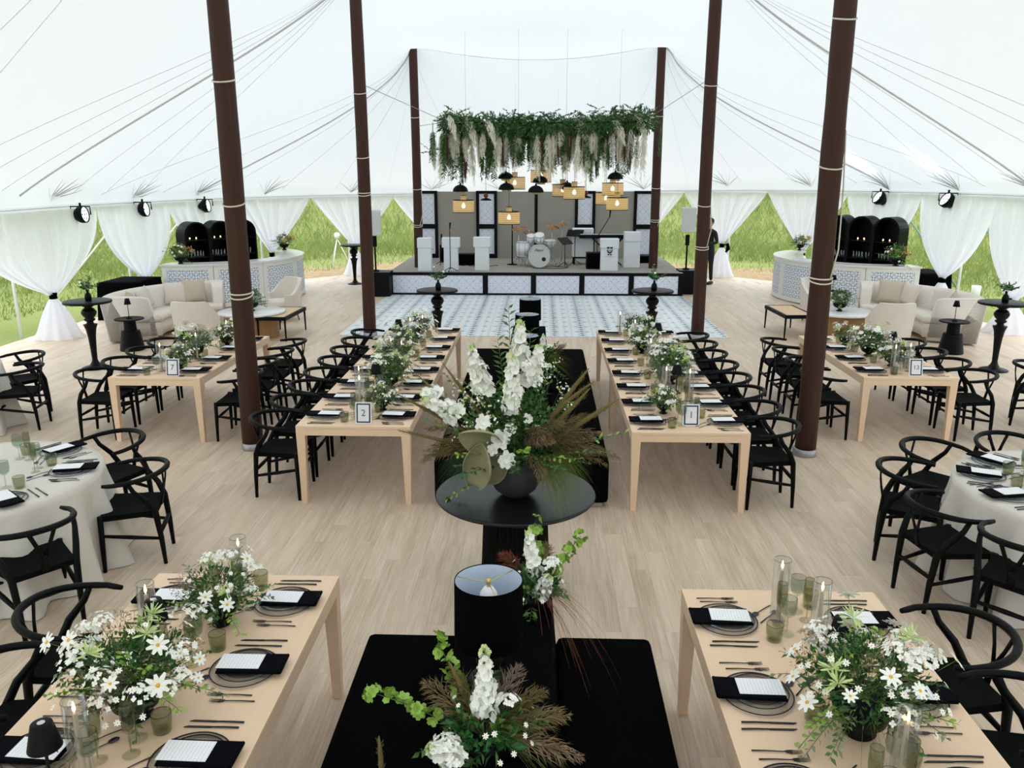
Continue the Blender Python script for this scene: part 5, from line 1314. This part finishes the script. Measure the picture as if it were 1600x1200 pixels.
# ---- bouquets on the banquette backs
def runner(lab, x, y, z, seed, spikes, bells, plumes, fox, reds, s_=1.0, ferns=10):
    t = thing('banquette_bouquet', lab, 'flowers', (x, y, z), 0, 'bouquets on the banquette backs')
    MB('black_paint').lathe([(.07, 0), (.085, .01), (.09, .06), (.08, .09), (.07, .09)], 20).build('bowl', t)
    f = FL(seed); f.bush((0, 0, .14), (.15*s_, .15*s_, .09*s_), 420, .045, .02, ['leaf_dark', 'leaf_mid', 'leaf_fern'])
    for _ in range(ferns): d = f.rdir(.3); f.sprig((0, 0, .08), d, .3*s_*f.R.uniform(.6, 1), f.R.choice(['leaf_mid', 'leaf_dark', 'leaf_fern']), (.05, .022), 16, droop=.2)
    stuff(f.flush().build('foliage', t))
    for i, (p, d, L) in enumerate(spikes):
        f = FL(seed+10+i); f.floretspike(p, d, L, .04, 'petal_white', int(22+L*90), .033); f.flush().build('flower_spike', t)
    for i, (p, d, L) in enumerate(bells):
        f = FL(seed+30+i); P = f.sprig(p, d, L, 'leaf_lime', (.03, .03), 4, droop=.15, r=.0025)
        for k in range(2, 7):
            for q in range(5): e = f.rdir(.2); f.bloom(P[k]+e*.02, e, .028, 'leaf_lime', 5, .9, cup=.6)
        f.flush().build('green_bell_stem', t)
    for i, (d, L, m) in enumerate(plumes):
        f = FL(seed+50+i); f.plume((0, 0, .08), d, L, .05, m, 150, .2, .055, .0035); f.flush().build('grass_plume', t)
    for i, (d, L) in enumerate(fox):
        f = FL(seed+70+i); f.foxtail((0, 0, .08), d, L, .013); f.flush().build('foxtail', t)
    f = FL(seed+90)
    for d in reds: f.strands((0, 0, .10), d, 13, .46, 'rust_grass', .5, .95, .0016)
    f.strands((0, 0, .10), (1, -.1, .5), 60, .34*s_, 'fine_green', .5, .6, .0012)
    stuff(f.flush().build('fine_grasses', t)); f = FL(seed+95)
    for _ in range(26): d = f.rdir(.25); f.bloom((d.x*.2*s_, d.y*.2*s_, .13+max(-.1, d.z)*.16), (d.x, d.y, .8), .012, 'petal_white', 7, .5, 'pollen', 0)
    for c_ in ((.09, -.02, .26), (-.13, -.14, .16), (-.10, -.18, .14)): f.umbel(c_, .045, 34, q=.015)
    stuff(f.flush().build('small_blossoms', t))
runner('stock and bells bouquet at the bottom centre of the picture', -.20, 2.74, .801, 700, [((-.005, -.02, .20), (.02, .15, 1), .26), ((-.11, -.16, .12), (-.55, -.35, .5), .12)], [((-.05, .02, .12), (-.35, .15, 1), .42), ((-.08, 0, .10), (-1, .0, .65), .42)],
       [((-.6, .1, .7), .36, 'plume_brown'), ((-.35, .1, .9), .34, 'foxtail'), ((.8, 0, .45), .36, 'plume_brown'), ((.7, .1, .8), .34, 'foxtail'), ((.9, -.2, .15), .38, 'plume_pink'), ((.35, .2, .9), .36, 'smoke_bush')], [((-.45, .1, 1), .34)], [(.5, .5, .8)], 1.0)
runner('bells and white bouquet behind the nearest drum lamp', -.02, 3.88, .801, 760, [((.0, 0, .18), (-.15, .2, 1), .24), ((.03, -.05, .10), (.2, -.3, .6), .16)], [((.02, .02, .10), (-.05, .3, 1), .40), ((.05, 0, .10), (.55, .3, .9), .38)],
       [((-.5, .2, .7), .30, 'rust_grass'), ((.2, .4, .8), .3, 'plume_brown')], [], [(.8, -.5, .5), (-.9, 0, .6), (.6, -.8, .35), (-.7, .4, .7)], .8, 8)
runner('leafy white bouquet beside the far three drum lamps', .0, 9.25, .801, 820, [((.02, 0, .2), (.1, 0, 1), .2)], [], [((.7, 0, .7), .4, 'foxtail')], [], [(.6, 0, .6)], 1.3, 26)
t = thing('foxtail_stem', 'single olive foxtail spike rising at the bottom edge over the banquette', 'flowers', (-.60, 2.72, .462))
f = FL(860); f.foxtail((0, 0, 0), (-.05, .1, 1), .40, .012); f.flush().build('spike', t)

# ================================================================== HANGING FLORAL INSTALLATION
HY = 18.0
t = thing('hanging_floral_installation', 'long hanging cloud of greenery and pampas over the dance floor', 'flowers', (0, HY, 3.95))
b = MB('black_metal')
for y in (-.3, .3): b.tube([(-2.0, y, 0), (2.1, y, .03)], .02, 6)
for i in range(6): x = -2.0+i*.82; b.tube([(x, -.3, 0), (x, .3, 0)], .02, 6)
b.build('truss', t)
def strand_mesh(kind, seed):
    f = FL(seed); L = 1.0
    if kind == 'willow':
        for q in range(3): f.sprig((f.R.uniform(-.03, .03), f.R.uniform(-.03, .03), 0), (f.R.uniform(-.1, .1), 0, -1), 1.0*f.R.uniform(.8, 1), ['leaf_dark', 'leaf_fern', 'leaf_mid'][q], (.095, .024), 40, r=.003)
    elif kind == 'pampas':
        for q in range(3): f.plume((f.R.uniform(-.05, .05), 0, 0), (f.R.uniform(-.05, .05), f.R.uniform(-.08, .08), -1), 1.0*f.R.uniform(.7, 1), .035, 'pampas', 150, .15, .09, .004)
    elif kind == 'amaranth': f.foxtail((0, 0, 0), (0, 0, -1), 1.0, .026, (.03, 0, 0), 'amaranth')
    elif kind == 'spray':
        for q in range(5): d = f.rdir(.3); f.sprig((0, 0, 0), d, .40*f.R.uniform(.6, 1.1), 'leaf_dark', (.06, .034), 12, droop=.15, r=.0025)
    elif kind == 'leafmass': f.bush((0, 0, 0), (.26, .22, .20), 260, .11, .03, ['leaf_dark', 'leaf_fern', 'leaf_mid'], up=-.3)
    elif kind == 'arch':
        f.plume((0, 0, 0), (.65, -.3, .75), .62, .09, 'pampas', 300, 1.5, .16, .006)
    return f.flush()
SM = {}
for k_ in ('willow', 'pampas', 'amaranth', 'spray', 'leafmass', 'arch'):
    SM[k_] = []
    for q in range(3):
        o_ = strand_mesh(k_, 900+q*7+len(k_)).build('x'); SM[k_].append(o_.data); bpy.data.objects.remove(o_)
NMZ = dict(willow='willow_strand', pampas='pampas_plume', amaranth='amaranth_strand', spray='leafy_spray', leafmass='leaf_cluster', arch='pampas_arch')
hr = random.Random(77)
def hang(k_, x, y, z, sc_, rz=None):
    o = bpy.data.objects.new(NMZ[k_], hr.choice(SM[k_])); C.objects.link(o); o.parent = t
    o.location = (x, y, z); o.scale = (1 if k_ in ('willow', 'pampas') else sc_, 1 if k_ in ('willow', 'pampas') else sc_, sc_); o.rotation_euler = (0, 0, hr.uniform(0, 6.28) if rz is None else rz)
topz = lambda x: .02+.16*max(0, (x-1.1))+.12*max(0, -x-1.3)
for i in range(22):
    x = -1.98+i*.192; hang('leafmass', x, -.28+hr.uniform(-.05, .05), topz(x)-.06, hr.uniform(.8, 1.1)); hang('leafmass', x+.1, .1, topz(x)-.15, hr.uniform(.8, 1.1))
for i in range(34):
    x = hr.uniform(-2.05, 2.15); hang('spray', x, hr.uniform(-.3, .3), topz(x)+hr.uniform(0, .1), hr.uniform(.7, 1.15))
for x_, z_ in ((2.2, .15), (-2.35, -.55), (1.2, .28), (1.35, .2)): hang('spray', x_, 0, z_, .8)
dens = [(-1.75, .26, 1.15), (-.98, .18, 1.0), (-.55, .22, .92), (.12, .2, .95), (.62, .2, .85), (1.02, .16, 1.05), (1.72, .26, 1.05)]
for cx, w, ln in dens:
    for q in range(13): hang('willow', hr.gauss(cx, w), hr.uniform(-.3, .3), topz(cx)-.05, ln*hr.uniform(.65, 1.1))
    for q in range(10): hang('pampas', hr.gauss(cx, w*1.1), hr.uniform(-.36, .2), topz(cx)-.02, ln*hr.uniform(.6, 1.1))
    for q in range(4): hang('amaranth', hr.gauss(cx, w), hr.uniform(-.38, .1), topz(cx)-.15, ln*hr.uniform(.6, 1.0))
for i in range(26):
    x = -1.95+i*.16+hr.uniform(-.1, .1); hang('arch', x, hr.uniform(-.3, -.1), topz(x), hr.uniform(.8, 1.1), hr.uniform(-.6, 3.6))
for x1, x2, y2, z2 in ((-2.0, AX-3.05+.1, 15.1-HY, .40), (-2.0, AX-3.05+.1, 21.5-HY, .05), (2.1, AX+3.05-.1, 15.1-HY, .45), (2.1, AX+3.05-.1, 21.5-HY, .10)):
    for dz in (0,): MB('grey_metal').tube([(x1, 0, .05+dz), (x2, y2, z2+.1)], .006, 4).build('steel_cable', t)
for x_ in (-1.6, -.5, .5, 1.6):
    MB('white_rope').tube([(x_, 0, .03), (x_, .0, zc(x_, HY)-3.97)], .003, 4).build('steel_cable', t)

# pendants
def rattan_pendant():
    t = thing('rattan_pendant', '', 'pendant lamp', group='x')
    # origin at drum centre
    sh = MB('rattan').lathe([(.225, -.125), (.225, .125)], 36, caps=False).build('lamp_shade', t, uvfn=lambda x, y, z: (math.atan2(y, x)*.225, z))
    b = MB('black_metal')
    for z in (-.128, .122): b.lathe([(.228, z-.006), (.229, z+.006), (.222, z+.006), (.222, z-.006), (.228, z-.006)], 36, caps=False)
    for q in range(3): a = q*2.09; b.tube([(0, 0, .12), (.224*math.cos(a), .224*math.sin(a), .122)], .003, 4)
    b.lathe([(.063, .215), (.064, .225), (.0, .226)], 20, caps=False); b.build('wire_frame', t)
    MB('rattan').lathe([(.062, .13), (.062, .215)], 20, caps=False).build('collar', t, uvfn=lambda x, y, z: (math.atan2(y, x)*.06, z))
    MB('bulb_warm').lathe([(0, -.045), (.03, -.03), (.04, 0), (.025, .035), (.012, .06), (0, .06)], 12, caps=False).build('bulb', t)
    MB('black_metal').tube([(0, 0, .06), (0, 0, 1.25)], .004, 4).build('cord', t)
    return t
def dome_pendant(): 
    t = thing('dome_pendant', '', 'pendant lamp', group='x'); r = .165
    MB('black_metal').lathe([(r, -.06)]+[(r*math.cos(a), -.055+.14*math.sin(a)) for a in [PI/2*k/9 for k in range(0, 9)]]+[(.02, .09), (.016, .12), (0, .12)], 28, caps=False).build('lamp_shade', t)
    MB('rattan').lathe([(.10, -.055), (.10, -.095), (.0, -.096)], 20, caps=False).build('inner_diffuser', t, uvfn=lambda x, y, z: (x, y))
    MB('black_metal').tube([(0, 0, .12), (0, 0, 1.15)], .004, 4).build('cord', t); return t
def small_pendant():
    t = thing('small_pendant', '', 'pendant lamp', group='x')
    MB('black_metal').lathe([(.12, -.045), (.115, -.02), (.06, .0), (.03, .01), (0, .01)], 24).build('lamp_shade', t)
    MB('terracotta_wood').lathe([(.02, .01), (.05, .04), (.05, .08), (.022, .11), (0, .11)], 16, caps=False).build('wooden_ball', t)
    MB('black_metal').tube([(0, 0, .11), (0, 0, 1.35)], .004, 4).build('cord', t); return t
KR, KDm, KS = Kind(rattan_pendant()), Kind(dome_pendant()), Kind(small_pendant())
for lab, x, z, y in (('lowest at the left end', -1.647, 2.291, 17.7), ('lowest of all, in front of the black pole', -.684, 2.058, 17.6), ('half hidden in greenery above the second from left', -.585, 2.755, 18.3), ('topmost in the middle, behind black domes', -.019, 2.901, 18.4),
                     ('behind a larger one, right of the middle', .452, 2.608, 18.2), ('large one right of the middle', .685, 2.565, 17.8), ('upper one of the right trio', 1.504, 2.639, 18.0), ('middle one of the right trio', 1.40, 2.431, 18.4), ('lowest one of the right trio', 1.573, 2.349, 17.6)):
    KR.put('drum shaped rattan pendant lamp, '+lab, (x, y, z), 0, 'rattan pendants')
for lab, x, z, y in (('at the left end above a rattan drum', -1.747, 2.638, 18.1), ('in front of a rattan drum, left of middle', -.744, 2.683, 17.8), ('high among leaves, left of middle', -.774, 2.903, 18.2), ('larger upper one at the middle', -.031, 2.824, 18.0),
                     ('lower one at the middle, above the black post', -.123, 2.632, 17.7), ('at the right end above the rattan trio', 1.543, 2.90, 17.9), ('tucked behind the large rattan drum', .541, 2.692, 18.1)):
    KDm.put('black dome pendant lamp, '+lab, (x, y, z), 0, 'black dome pendants')
for lab, x, z, y in (('before the left tile column', -1.212, 2.43, 18.3), ('before the right tile column', .954, 2.485, 18.3)): KS.put('tiny black pendant with wooden ball top, '+lab, (x, y, z), 0, 'tiny ball top pendants')

# ================================================================== ON THE STAGE
SZ_ = SZ+.001
def lectern(lab, x, y, w, h, wt=None):
    t = thing('covered_lectern', lab, 'lectern', (x, y, SZ_), 0, 'white covered music lecterns')
    b = MB('spandex_white'); wt = wt or w*1.15; d = .12
    b.hexa([(-w/2, -d, 0), (w/2, -d, 0), (w/2, d, 0), (-w/2, d, 0)], [(-w/2*.96, -d, h-.24), (w/2*.96, -d, h-.24), (w/2*.96, d, h-.24), (-w/2*.96, d, h-.24)])
    b.hexa([(-wt/2, -d-.02, h-.2395), (wt/2, -d-.02, h-.2395), (wt/2, d+.04, h-.2395), (-wt/2, d+.04, h-.2395)], [(-wt/2, -d-.02, h), (wt/2, -d-.02, h), (wt/2, d+.04, h), (-wt/2, d+.04, h)])
    b.build('cover', t, bevel=.008); return t
lectern('white covered lectern at the left stage edge', -2.93, 20.82, .34, .82, .35); lectern('white covered lectern behind the straight microphone stand', -2.28, 20.93, .36, .82, .44); lectern('third white covered lectern from the left', -1.50, 21.0, .36, .83, .42)
lectern('plain white covered lectern at the right stage end', 2.36, 21.75, .42, .92, .42)
L_ = lectern('white lectern bearing a bearded face with sunglasses emblem', 1.72, 21.05, .44, .80, .46)
# emblem: sunglasses, beard, bow tie
b = MB('ink'); y0 = -.1425; zc_ = .52; K = .9
def poly(pts, h=.002): 
    n = len(pts); b.add([(x*K, y0, zc_+z*K) for x, z in pts]+[(x*K, y0-h, zc_+z*K) for x, z in pts], [tuple(range(n)), tuple(range(2*n-1, n-1, -1))]+[(i, n+i, n+(i+1) % n, (i+1) % n) for i in range(n)])
for sg in (-1, 1):
    poly([(sg*x, z) for x, z in ((.006, .085), (.085, .09), (.082, .06), (.062, .038), (.030, .038), (.010, .060))])
    ow = []; 
    for k in range(9): a = -PI/2+ (PI/2+.25)*k/8; ow.append((.078*math.cos(a), -.005+.085*math.sin(a)))
    for k in range(8, -1, -1): a = -PI/2+(PI/2+.25)*k/8; ow.append((.052*math.cos(a), .0+.050*math.sin(a)))
    poly([(sg*x, z) for x, z in ow])
    poly([(sg*x, z) for x, z in ((0, -.018), (.035, -.030), (.030, -.012), (0, -.004))])
    poly([(sg*x, z) for x, z in ((.006, -.118), (.055, -.092), (.055, -.150), (.006, -.126))])
poly([(-.01, .085), (.01, .085), (.01, .076), (-.01, .076)]); poly([(-.009, -.112), (.009, -.112), (.009, -.130), (-.009, -.130)])
b.build('face_emblem', L_)
b = MB('ink'); 
for i in range(15): x_ = -.13+i*.0185; b.box(x_, x_+.010, y0-.001, y0, .355+.006*math.sin(i*2), .357+.006*math.sin(i*2)+(.012 if i % 3 == 0 else .003))
b.build('small_script_line', L_)
# microphone stands
def mic(lab, x, y, H, boom=None):
    t = thing('microphone_stand', lab, 'microphone stand', (x, y, SZ_), 0, 'microphone stands on stage')
    b = MB('black_metal'); 
    for q in range(3): a = q*2.094+.4; b.tube([(.0, 0, .10), (.20*math.cos(a), .20*math.sin(a), .008)], .009, 5)
    b.build('tripod_base', t)
    MB('black_metal').tube([(0, 0, .06), (0, 0, H)], .011, 6).build('pole', t)
    e = (0, -.01, H+.02) if not boom else (boom[0], boom[1], H+boom[2])
    if boom: MB('black_metal').tube([(-boom[0]*.35, -boom[1]*.35, H-boom[2]*.35), e], .010, 6).build('boom_arm', t)
    MB('black_metal').tube([e, (e[0]+.01, e[1]-.01, e[2]+.10), (e[0]+.015, e[1]-.012, e[2]+.17)], [.013, .018, .026], 8).build('microphone', t)
mic('straight microphone stand in front of the second lectern', -2.275, 20.66, 1.02)
mic('microphone stand with raised boom behind the emblem lectern', 1.45, 21.6, .80, (.30, 0, .50)); mic('low tripod microphone stand between left lecterns', -2.68, 22.2, .62); 
def musicstand(lab, x, y, H, rz):
    t = thing('music_stand', lab, 'music stand', (x, y, SZ_), rz, 'black music stands'); b = MB('black_metal')
    for q in range(3): a = q*2.094; b.tube([(.0, 0, .14), (.19*math.cos(a), .19*math.sin(a), .006)], .008, 5)
    b.tube([(0, 0, .02), (0, 0, H)], .010, 6); b.build('stand', t)
    MB('black_paint').box(-.22, .22, -.006, .006, -.13, .13, mat=Matrix.Translation((0, 0, H+.06)) @ Matrix.Rotation(-.9, 4, 'X')).build('desk', t)
musicstand('black music stand right of the drum kit', .62, 21.7, .62, .9); musicstand('second black music stand, nearer the right tile column', .90, 22.3, .78, -.3)
# tall black pole stand
t = thing('pole_stand', 'tall black pole stand beside the drum kit', 'stand', (-.78, 22.3, SZ_)); b = MB('black_metal'); b.tube([(0, 0, .02), (0, 0, 1.45)], [.022, .014], 6)
b.build('pole', t); b = MB('black_metal'); b.lathe([(.14, 0), (.15, .01), (.03, .03)], 16); b.build('round_foot', t)
# drum kit
t = thing('drum_kit', 'white and chrome drum kit in the middle of the stage', 'drum kit', (-.05, 21.75, SZ_))
RX = Matrix.Rotation(PI/2, 4, 'X')
def drum(name, x, y, z, r, h, mat=None, head='white_paint'):
    base = Matrix.Translation((x, y, z)) @ (mat or Matrix.Identity(4))
    o = MB('white_paint').lathe([(r, 0), (r, h)], 28, mat=base).build(name, t)
    b = MB('chrome')
    for zz in (0, h): b.lathe([(r*1.02, zz-.012), (r*1.035, zz), (r*1.02, zz+.012), (r*.98, zz+.012), (r*.98, zz-.012)], 28, mat=base, caps=False)
    for k in range(8): a = k*PI/4+.2; b.tube([(r*1.03*math.cos(a), r*1.03*math.sin(a), .01), (r*1.03*math.cos(a), r*1.03*math.sin(a), h-.01)], .006, 4, mat=base)
    b.build('chrome_hoop', o); MB(head).lathe([(0, h+.004), (r*.985, h+.004)], 28, caps=False, mat=base).build('drum_head', o); return o
bd_ = drum('bass_drum', 0, .18, .29, .285, .36, RX, 'speaker_grey')
MB('ink').lathe([(0, .367), (.055, .367)], 16, caps=False, mat=Matrix.Translation((.12, .18, .22)) @ RX).build('port_hole', bd_)
cu = bpy.data.curves.new('brand_lettering', 'FONT'); cu.body = 'Pearl'; cu.size = .11; cu.align_x = 'CENTER'; cu.extrude = .0008; cu.shear = .3
o_ = text_mesh('brand_lettering', cu, 'ink', bd_); o_.matrix_local = Matrix.Translation((-.01, -.189, .42)) @ Matrix.Rotation(PI/2, 4, 'X')
drum('floor_tom', -.42, .35, .26, .20, .36); drum('rack_tom', .0, .22, .66, .13, .18, Matrix.Rotation(.5, 4, 'X')); drum('snare_drum', .28, .45, .52, .16, .13, Matrix.Rotation(.15, 4, 'X')); drum('second_rack_tom', -.22, .32, .64, .12, .16, Matrix.Rotation(.4, 4, 'X'))
for x_, y_, z_, r_, tl in ((.33, .25, 1.04, .20, .25), (.60, .45, 1.10, .17, .2), (-.55, .30, .98, .20, -.1), (-.28, .62, .86, .17, .05)):
    o_ = MB('cymbal').lathe([(0, .02), (.03, .018), (.04, .006), (r_, -.012)], 28, caps=False, mat=Matrix.Translation((x_, y_, z_)) @ Matrix.Rotation(tl, 4, 'Y') @ Matrix.Rotation(.2, 4, 'X')).build('cymbal', t, solid=.003)
    b = MB('chrome'); b.tube([(x_, y_, .1), (x_, y_, z_+.05)], .008, 6)
    for q in range(3): a = q*2.094+x_*3; b.tube([(x_, y_, .28), (x_+.22*math.cos(a), y_+.22*math.sin(a), .008)], .008, 5)
    b.build('cymbal_stand', t)
b = MB('chrome')
for sx in (-1, 1): b.tube([(sx*.27, .1, .25), (sx*.36, -.02, .01)], .009, 6); b.tube([(sx*.2-.42, .35, .3), (sx*.22-.42, .30, .005)], .007, 5)
b.build('spurs', t)
# keyboard on covered stand, amplifiers
t = thing('stage_keyboard', 'black keyboard on a stand behind the emblem lectern', 'keyboard', (1.75, 22.2, SZ_)); MB('black_paint').box(-.75, .75, -.16, .16, .72, .82).build('keyboard_body', t, bevel=.008)
b = MB('black_metal')
for sg in (-1, 1): b.tube([(-.4*sg, -.12, 0), (.4*sg, -.12, .718)], .014, 6); b.tube([(-.4*sg, .12, 0), (.4*sg, .12, .718)], .014, 6)
b.build('cross_stand', t)
MB('white_paint').box(-.72, .55, -.155, -.05, .821, .828).build('keys', t)
t = thing('covered_table', 'white draped gear table before the right tile column', 'table', (1.12, 22.6, SZ_)); b = MB('spandex_white'); b.box(-.28, .28, -.2, .2, .20, .95); b.build('cover', t, bevel=.01)
b = MB('black_metal'); [b.box(x, x+.04, y, y+.04, 0, .21) for x in (-.26, .22) for y in (-.18, .14)]; b.build('legs', t)
for lab, x, y, w, h in (('black stage amplifier behind the left lecterns', -2.62, 22.9, .34, .48), ('black floor monitor between second and third lectern', -2.0, 22.2, .50, .30), ('black amplifier beside the emblem lectern', 1.36, 21.45, .40, .42), ('black case at the right stage end', 2.9, 22.9, .5, .2)):
    t = thing('amplifier', lab, 'speaker', (x, y, SZ_), 0, 'black stage speakers'); MB('black_paint').box(-w/2, w/2, -.16, .16, 0, h).build('cabinet', t, bevel=.01); MB('black_fabric').box(-w/2+.03, w/2-.03, -.166, -.1605, .03, h-.03).build('grille', t)
cb = MB('ink'); cr_ = random.Random(4); pts = [(-2.1+.12*i, 21.9+.18*math.sin(i*1.9), SZ_+.008) for i in range(9)]; cb.tube(pts, .008, 5); cb = cb.build('stage_cable'); tag(cb, 'black cable looping on the stage floor behind the third lectern', 'cable')
cb = MB('ink'); pts = [(.2+.5*math.cos(a)*1.0, 21.55+.25*math.sin(a), SZ_+.008) for a in [k*.35-2.6 for k in range(12)]]; cb.tube(pts, .008, 5); cb = cb.build('stage_cable'); tag(cb, 'black cable curling beside the bass drum', 'cable')

# ================================================================== PERSON (in black, behind the middle right mast)
def skin_body(name, J, E_, mat, parent, sub=2):
    me = bpy.data.meshes.new(name); me.from_pydata([j[0] for j in J], E_, []); me.update()
    o = bpy.data.objects.new(name, me); C.objects.link(o); o.parent = parent
    m = o.modifiers.new('skin', 'SKIN'); m.use_smooth_shade = True
    if not me.skin_vertices: me.skin_vertices.new()
    for i, j in enumerate(J): me.skin_vertices[0].data[i].radius = (j[1], j[2] if len(j) > 2 else j[1]); me.skin_vertices[0].data[i].use_root = (i == 0)
    q = o.modifiers.new('sub', 'SUBSURF'); q.levels = sub; q.render_levels = sub
    me.materials.append(M[mat]); return o
pn = thing('person', 'person in black suit standing behind the middle right mast, arms crossed', 'person', (4.56, 22.75, 0), -.9)
J = [((0, 0, .98), .14, .11), ((0, 0, 1.14), .135, .10), ((0, .0, 1.30), .17, .115), ((0, 0, 1.42), .15, .09), ((0, -.005, 1.50), .06, .06),
     ((.095, 0, .88), .095, .095), ((.105, -.01, .50), .062, .065), ((.11, .02, .10), .045, .05), ((-.095, 0, .88), .095, .095), ((-.10, .01, .50), .062, .065), ((-.12, .03, .10), .045, .05),
     ((.19, 0, 1.40), .062, .062), ((.25, .02, 1.14), .048, .05), ((.10, -.20, 1.10), .038, .04), ((-.19, 0, 1.40), .062, .062), ((-.25, .02, 1.14), .048, .05), ((-.08, -.21, 1.13), .038, .04)]
E_ = [(0, 1), (1, 2), (2, 3), (3, 4), (0, 5), (5, 6), (6, 7), (0, 8), (8, 9), (9, 10), (3, 11), (11, 12), (12, 13), (3, 14), (14, 15), (15, 16)]
skin_body('body', J, E_, 'person_suit', pn)
for sx in (-1, 1):
    b = MB('ink'); b.tube([(sx*.115, .06, .05), (sx*.12, -.02, .05), (sx*.125, -.12, .04), (sx*.127, -.17, .032)], [.045, .048, .042, .022], 10, flat=1); b.build('shoe', pn)
    # hands: palm plus five fingers
    b = MB('skin'); w0 = Vector((sx*-.02 if sx > 0 else .02, -.215, 1.105 if sx > 0 else 1.135)); dr_ = Vector((-sx, -.05, .05)).normalized()
    b.tube([w0-dr_*.04, w0, w0+dr_*.05], [.026, .034, .030], 8, flat=.55)
    for k in range(4): b.tube([w0+dr_*.04+Vector((0, 0, .026-.017*k)), w0+dr_*(.085-.004*abs(k-1))+Vector((0, -.006, .028-.018*k)), w0+dr_*(.115-.006*abs(k-1))+Vector((0, .004, .026-.018*k))], [.0095, .0088, .0065], 6)
    b.tube([w0+Vector((0, -.01, .028)), w0+dr_*.03+Vector((0, -.02, .055)), w0+dr_*.05+Vector((0, -.02, .075))], [.012, .0105, .008], 6)
    b.build('hand', pn)
b = MB('skin'); V = []
b.tube([(0, -.005, 1.47), (0, -.008, 1.56)], [.058, .052], 12)
Mh = Matrix.Translation((0, -.015, 1.655)) @ Matrix.Diagonal((.078, .098, .118, 1))
b.lathe([(.02, -1), (.45, -.93), (.72, -.70), (.90, -.35), (1.0, .1), (.96, .45), (.75, .78), (.35, .96), (0, 1)], 20, mat=Mh)
b.hexa([(-.012, -.105, 1.625), (.012, -.105, 1.625), (.012, -.09, 1.63), (-.012, -.09, 1.63)], [(-.005, -.128, 1.632), (.005, -.128, 1.632), (.005, -.10, 1.675), (-.005, -.10, 1.675)])
for sx in (-1, 1): b.lathe([(0, -.012), (.016, -.006), (.022, .004), (.014, .012), (0, .012)], 10, mat=Matrix.Translation((sx*.08, -.005, 1.65)) @ Matrix.Rotation(PI/2, 4, 'Y') @ Matrix.Diagonal((1.2, .8, .7, 1)))
hd = b.build('head', pn)
b = MB('ink')
for sx in (-1, 1): b.lathe([(.010, 0), (.006, .004), (0, .006)], 8, caps=False, mat=Matrix.Translation((sx*.03, -.105, 1.662)) @ Matrix.Rotation(PI/2, 4, 'X'))
b.build('eyes', hd); b = MB('terracotta_wood'); b.tube([(-.024, -.098, 1.597), (0, -.106, 1.596), (.024, -.098, 1.597)], [.003, .006, .003], 6, flat=.6); b.build('mouth', hd)
b = MB('hair'); b.lathe([(1.03, -.15), (1.06, .2), (1.0, .55), (.78, .86), (.36, 1.04), (0, 1.08)], 20, caps=False, mat=Matrix.Translation((0, .004, 1.662)) @ Matrix.Rotation(-.28, 4, 'X') @ Matrix.Diagonal((.079, .099, .119, 1))); b.build('hair', pn)

# ================================================================== OUTSIDE DETAILS
t = thing('stone_outbuilding', 'pale stone block building seen through the right drapes', 'building', (25.5, 40.5, ground_z(25.5, 40.5)), math.radians(-28))
MB('mortar').box(-2.2, 2.2, .02, 3.0, 0, 4.6).build('wall', t)
blr = random.Random(9); bm_ = MB('stone'); bm_.box(0, 1, -.04, .03, 0, .4); bp = None
for r_ in range(9):
    x = -2.2+(.0 if r_ % 2 else -.28)
    while x < 2.2:
        w = blr.uniform(.55, .85); x0, x1 = max(-2.2, x), min(2.2, x+w-.03)
        if x1-x0 > .12:
            if bp is None: bp = bm_.build('stone_block', t); o = bp
            else: o = bp.copy(); C.objects.link(o)
            o.location = (x0, blr.uniform(-.02, 0), r_*.46+.02); o.scale = (x1-x0, 1, 1.04)
        x += w
t = thing('scaffold_frame', 'pale green scaffold frame against the stone building', 'scaffold', (24.6, 39.2, ground_z(25, 39.5)), math.radians(-28)); b = MB('scaffold')
for x in (-1.5, 0, 1.5): b.tube([(x, 0, 0), (x, 0, 3.8)], .03, 5)
for z in (1.1, 2.4, 3.6): b.tube([(-1.6, 0, z), (1.6, 0, z)], .028, 5)
b.tube([(-1.5, 0, 0), (1.5, 0, 2.4)], .028, 5); b.build('tubes', t)
for sx in (-1, 1): MB('scaffold').lathe([(.1, 0), (.1, .015)], 10, c=(sx*1.5, 0, 0)).build('foot_plate', t)
hs = MB('yellow_hose').tube([(12.6, 27.6, ground_z(12.6, 27.6)+.03), (13.3, 28.6, ground_z(13.3, 28.6)+.04), (14.2, 29.0, ground_z(14.2, 29)+.04), (15.2, 29.0, ground_z(15.2, 29)+.04)], .04, 6).build('yellow_hose'); tag(hs, 'yellow hose lying in the grass beyond the right back bar cabinet', 'hose')
t = thing('floodlight_tripod', 'small white tripod floodlight on the dirt outside, left of the stage', 'light', (-6.75, 27.3, -.10)); b = MB('white_paint')
for q in range(3): a = q*2.094+.3; b.tube([(0, 0, .95), (.42*math.cos(a), .42*math.sin(a), 0)], .016, 5)
b.build('tripod_legs', t); MB('white_paint').lathe([(0, .93), (.07, .95), (.10, 1.05), (.07, 1.13), (0, 1.14)], 14, caps=False).build('lamp_head', t)
for i, (x, y) in enumerate(((11.4, 21.9), (12.4, 22.3))):
    o = MB('white_paint').lathe([(.08, 0), (.10, .02), (.12, .26), (.11, .28), (0, .27)], 14).build('white_bucket'); o.location = (x, y, ground_z(x, y)); tag(o, ('white bucket on the grass by the guy strap, nearer the tent', 'white bucket on the grass, farther from the tent')[i], 'bucket', 'white buckets on the grass')
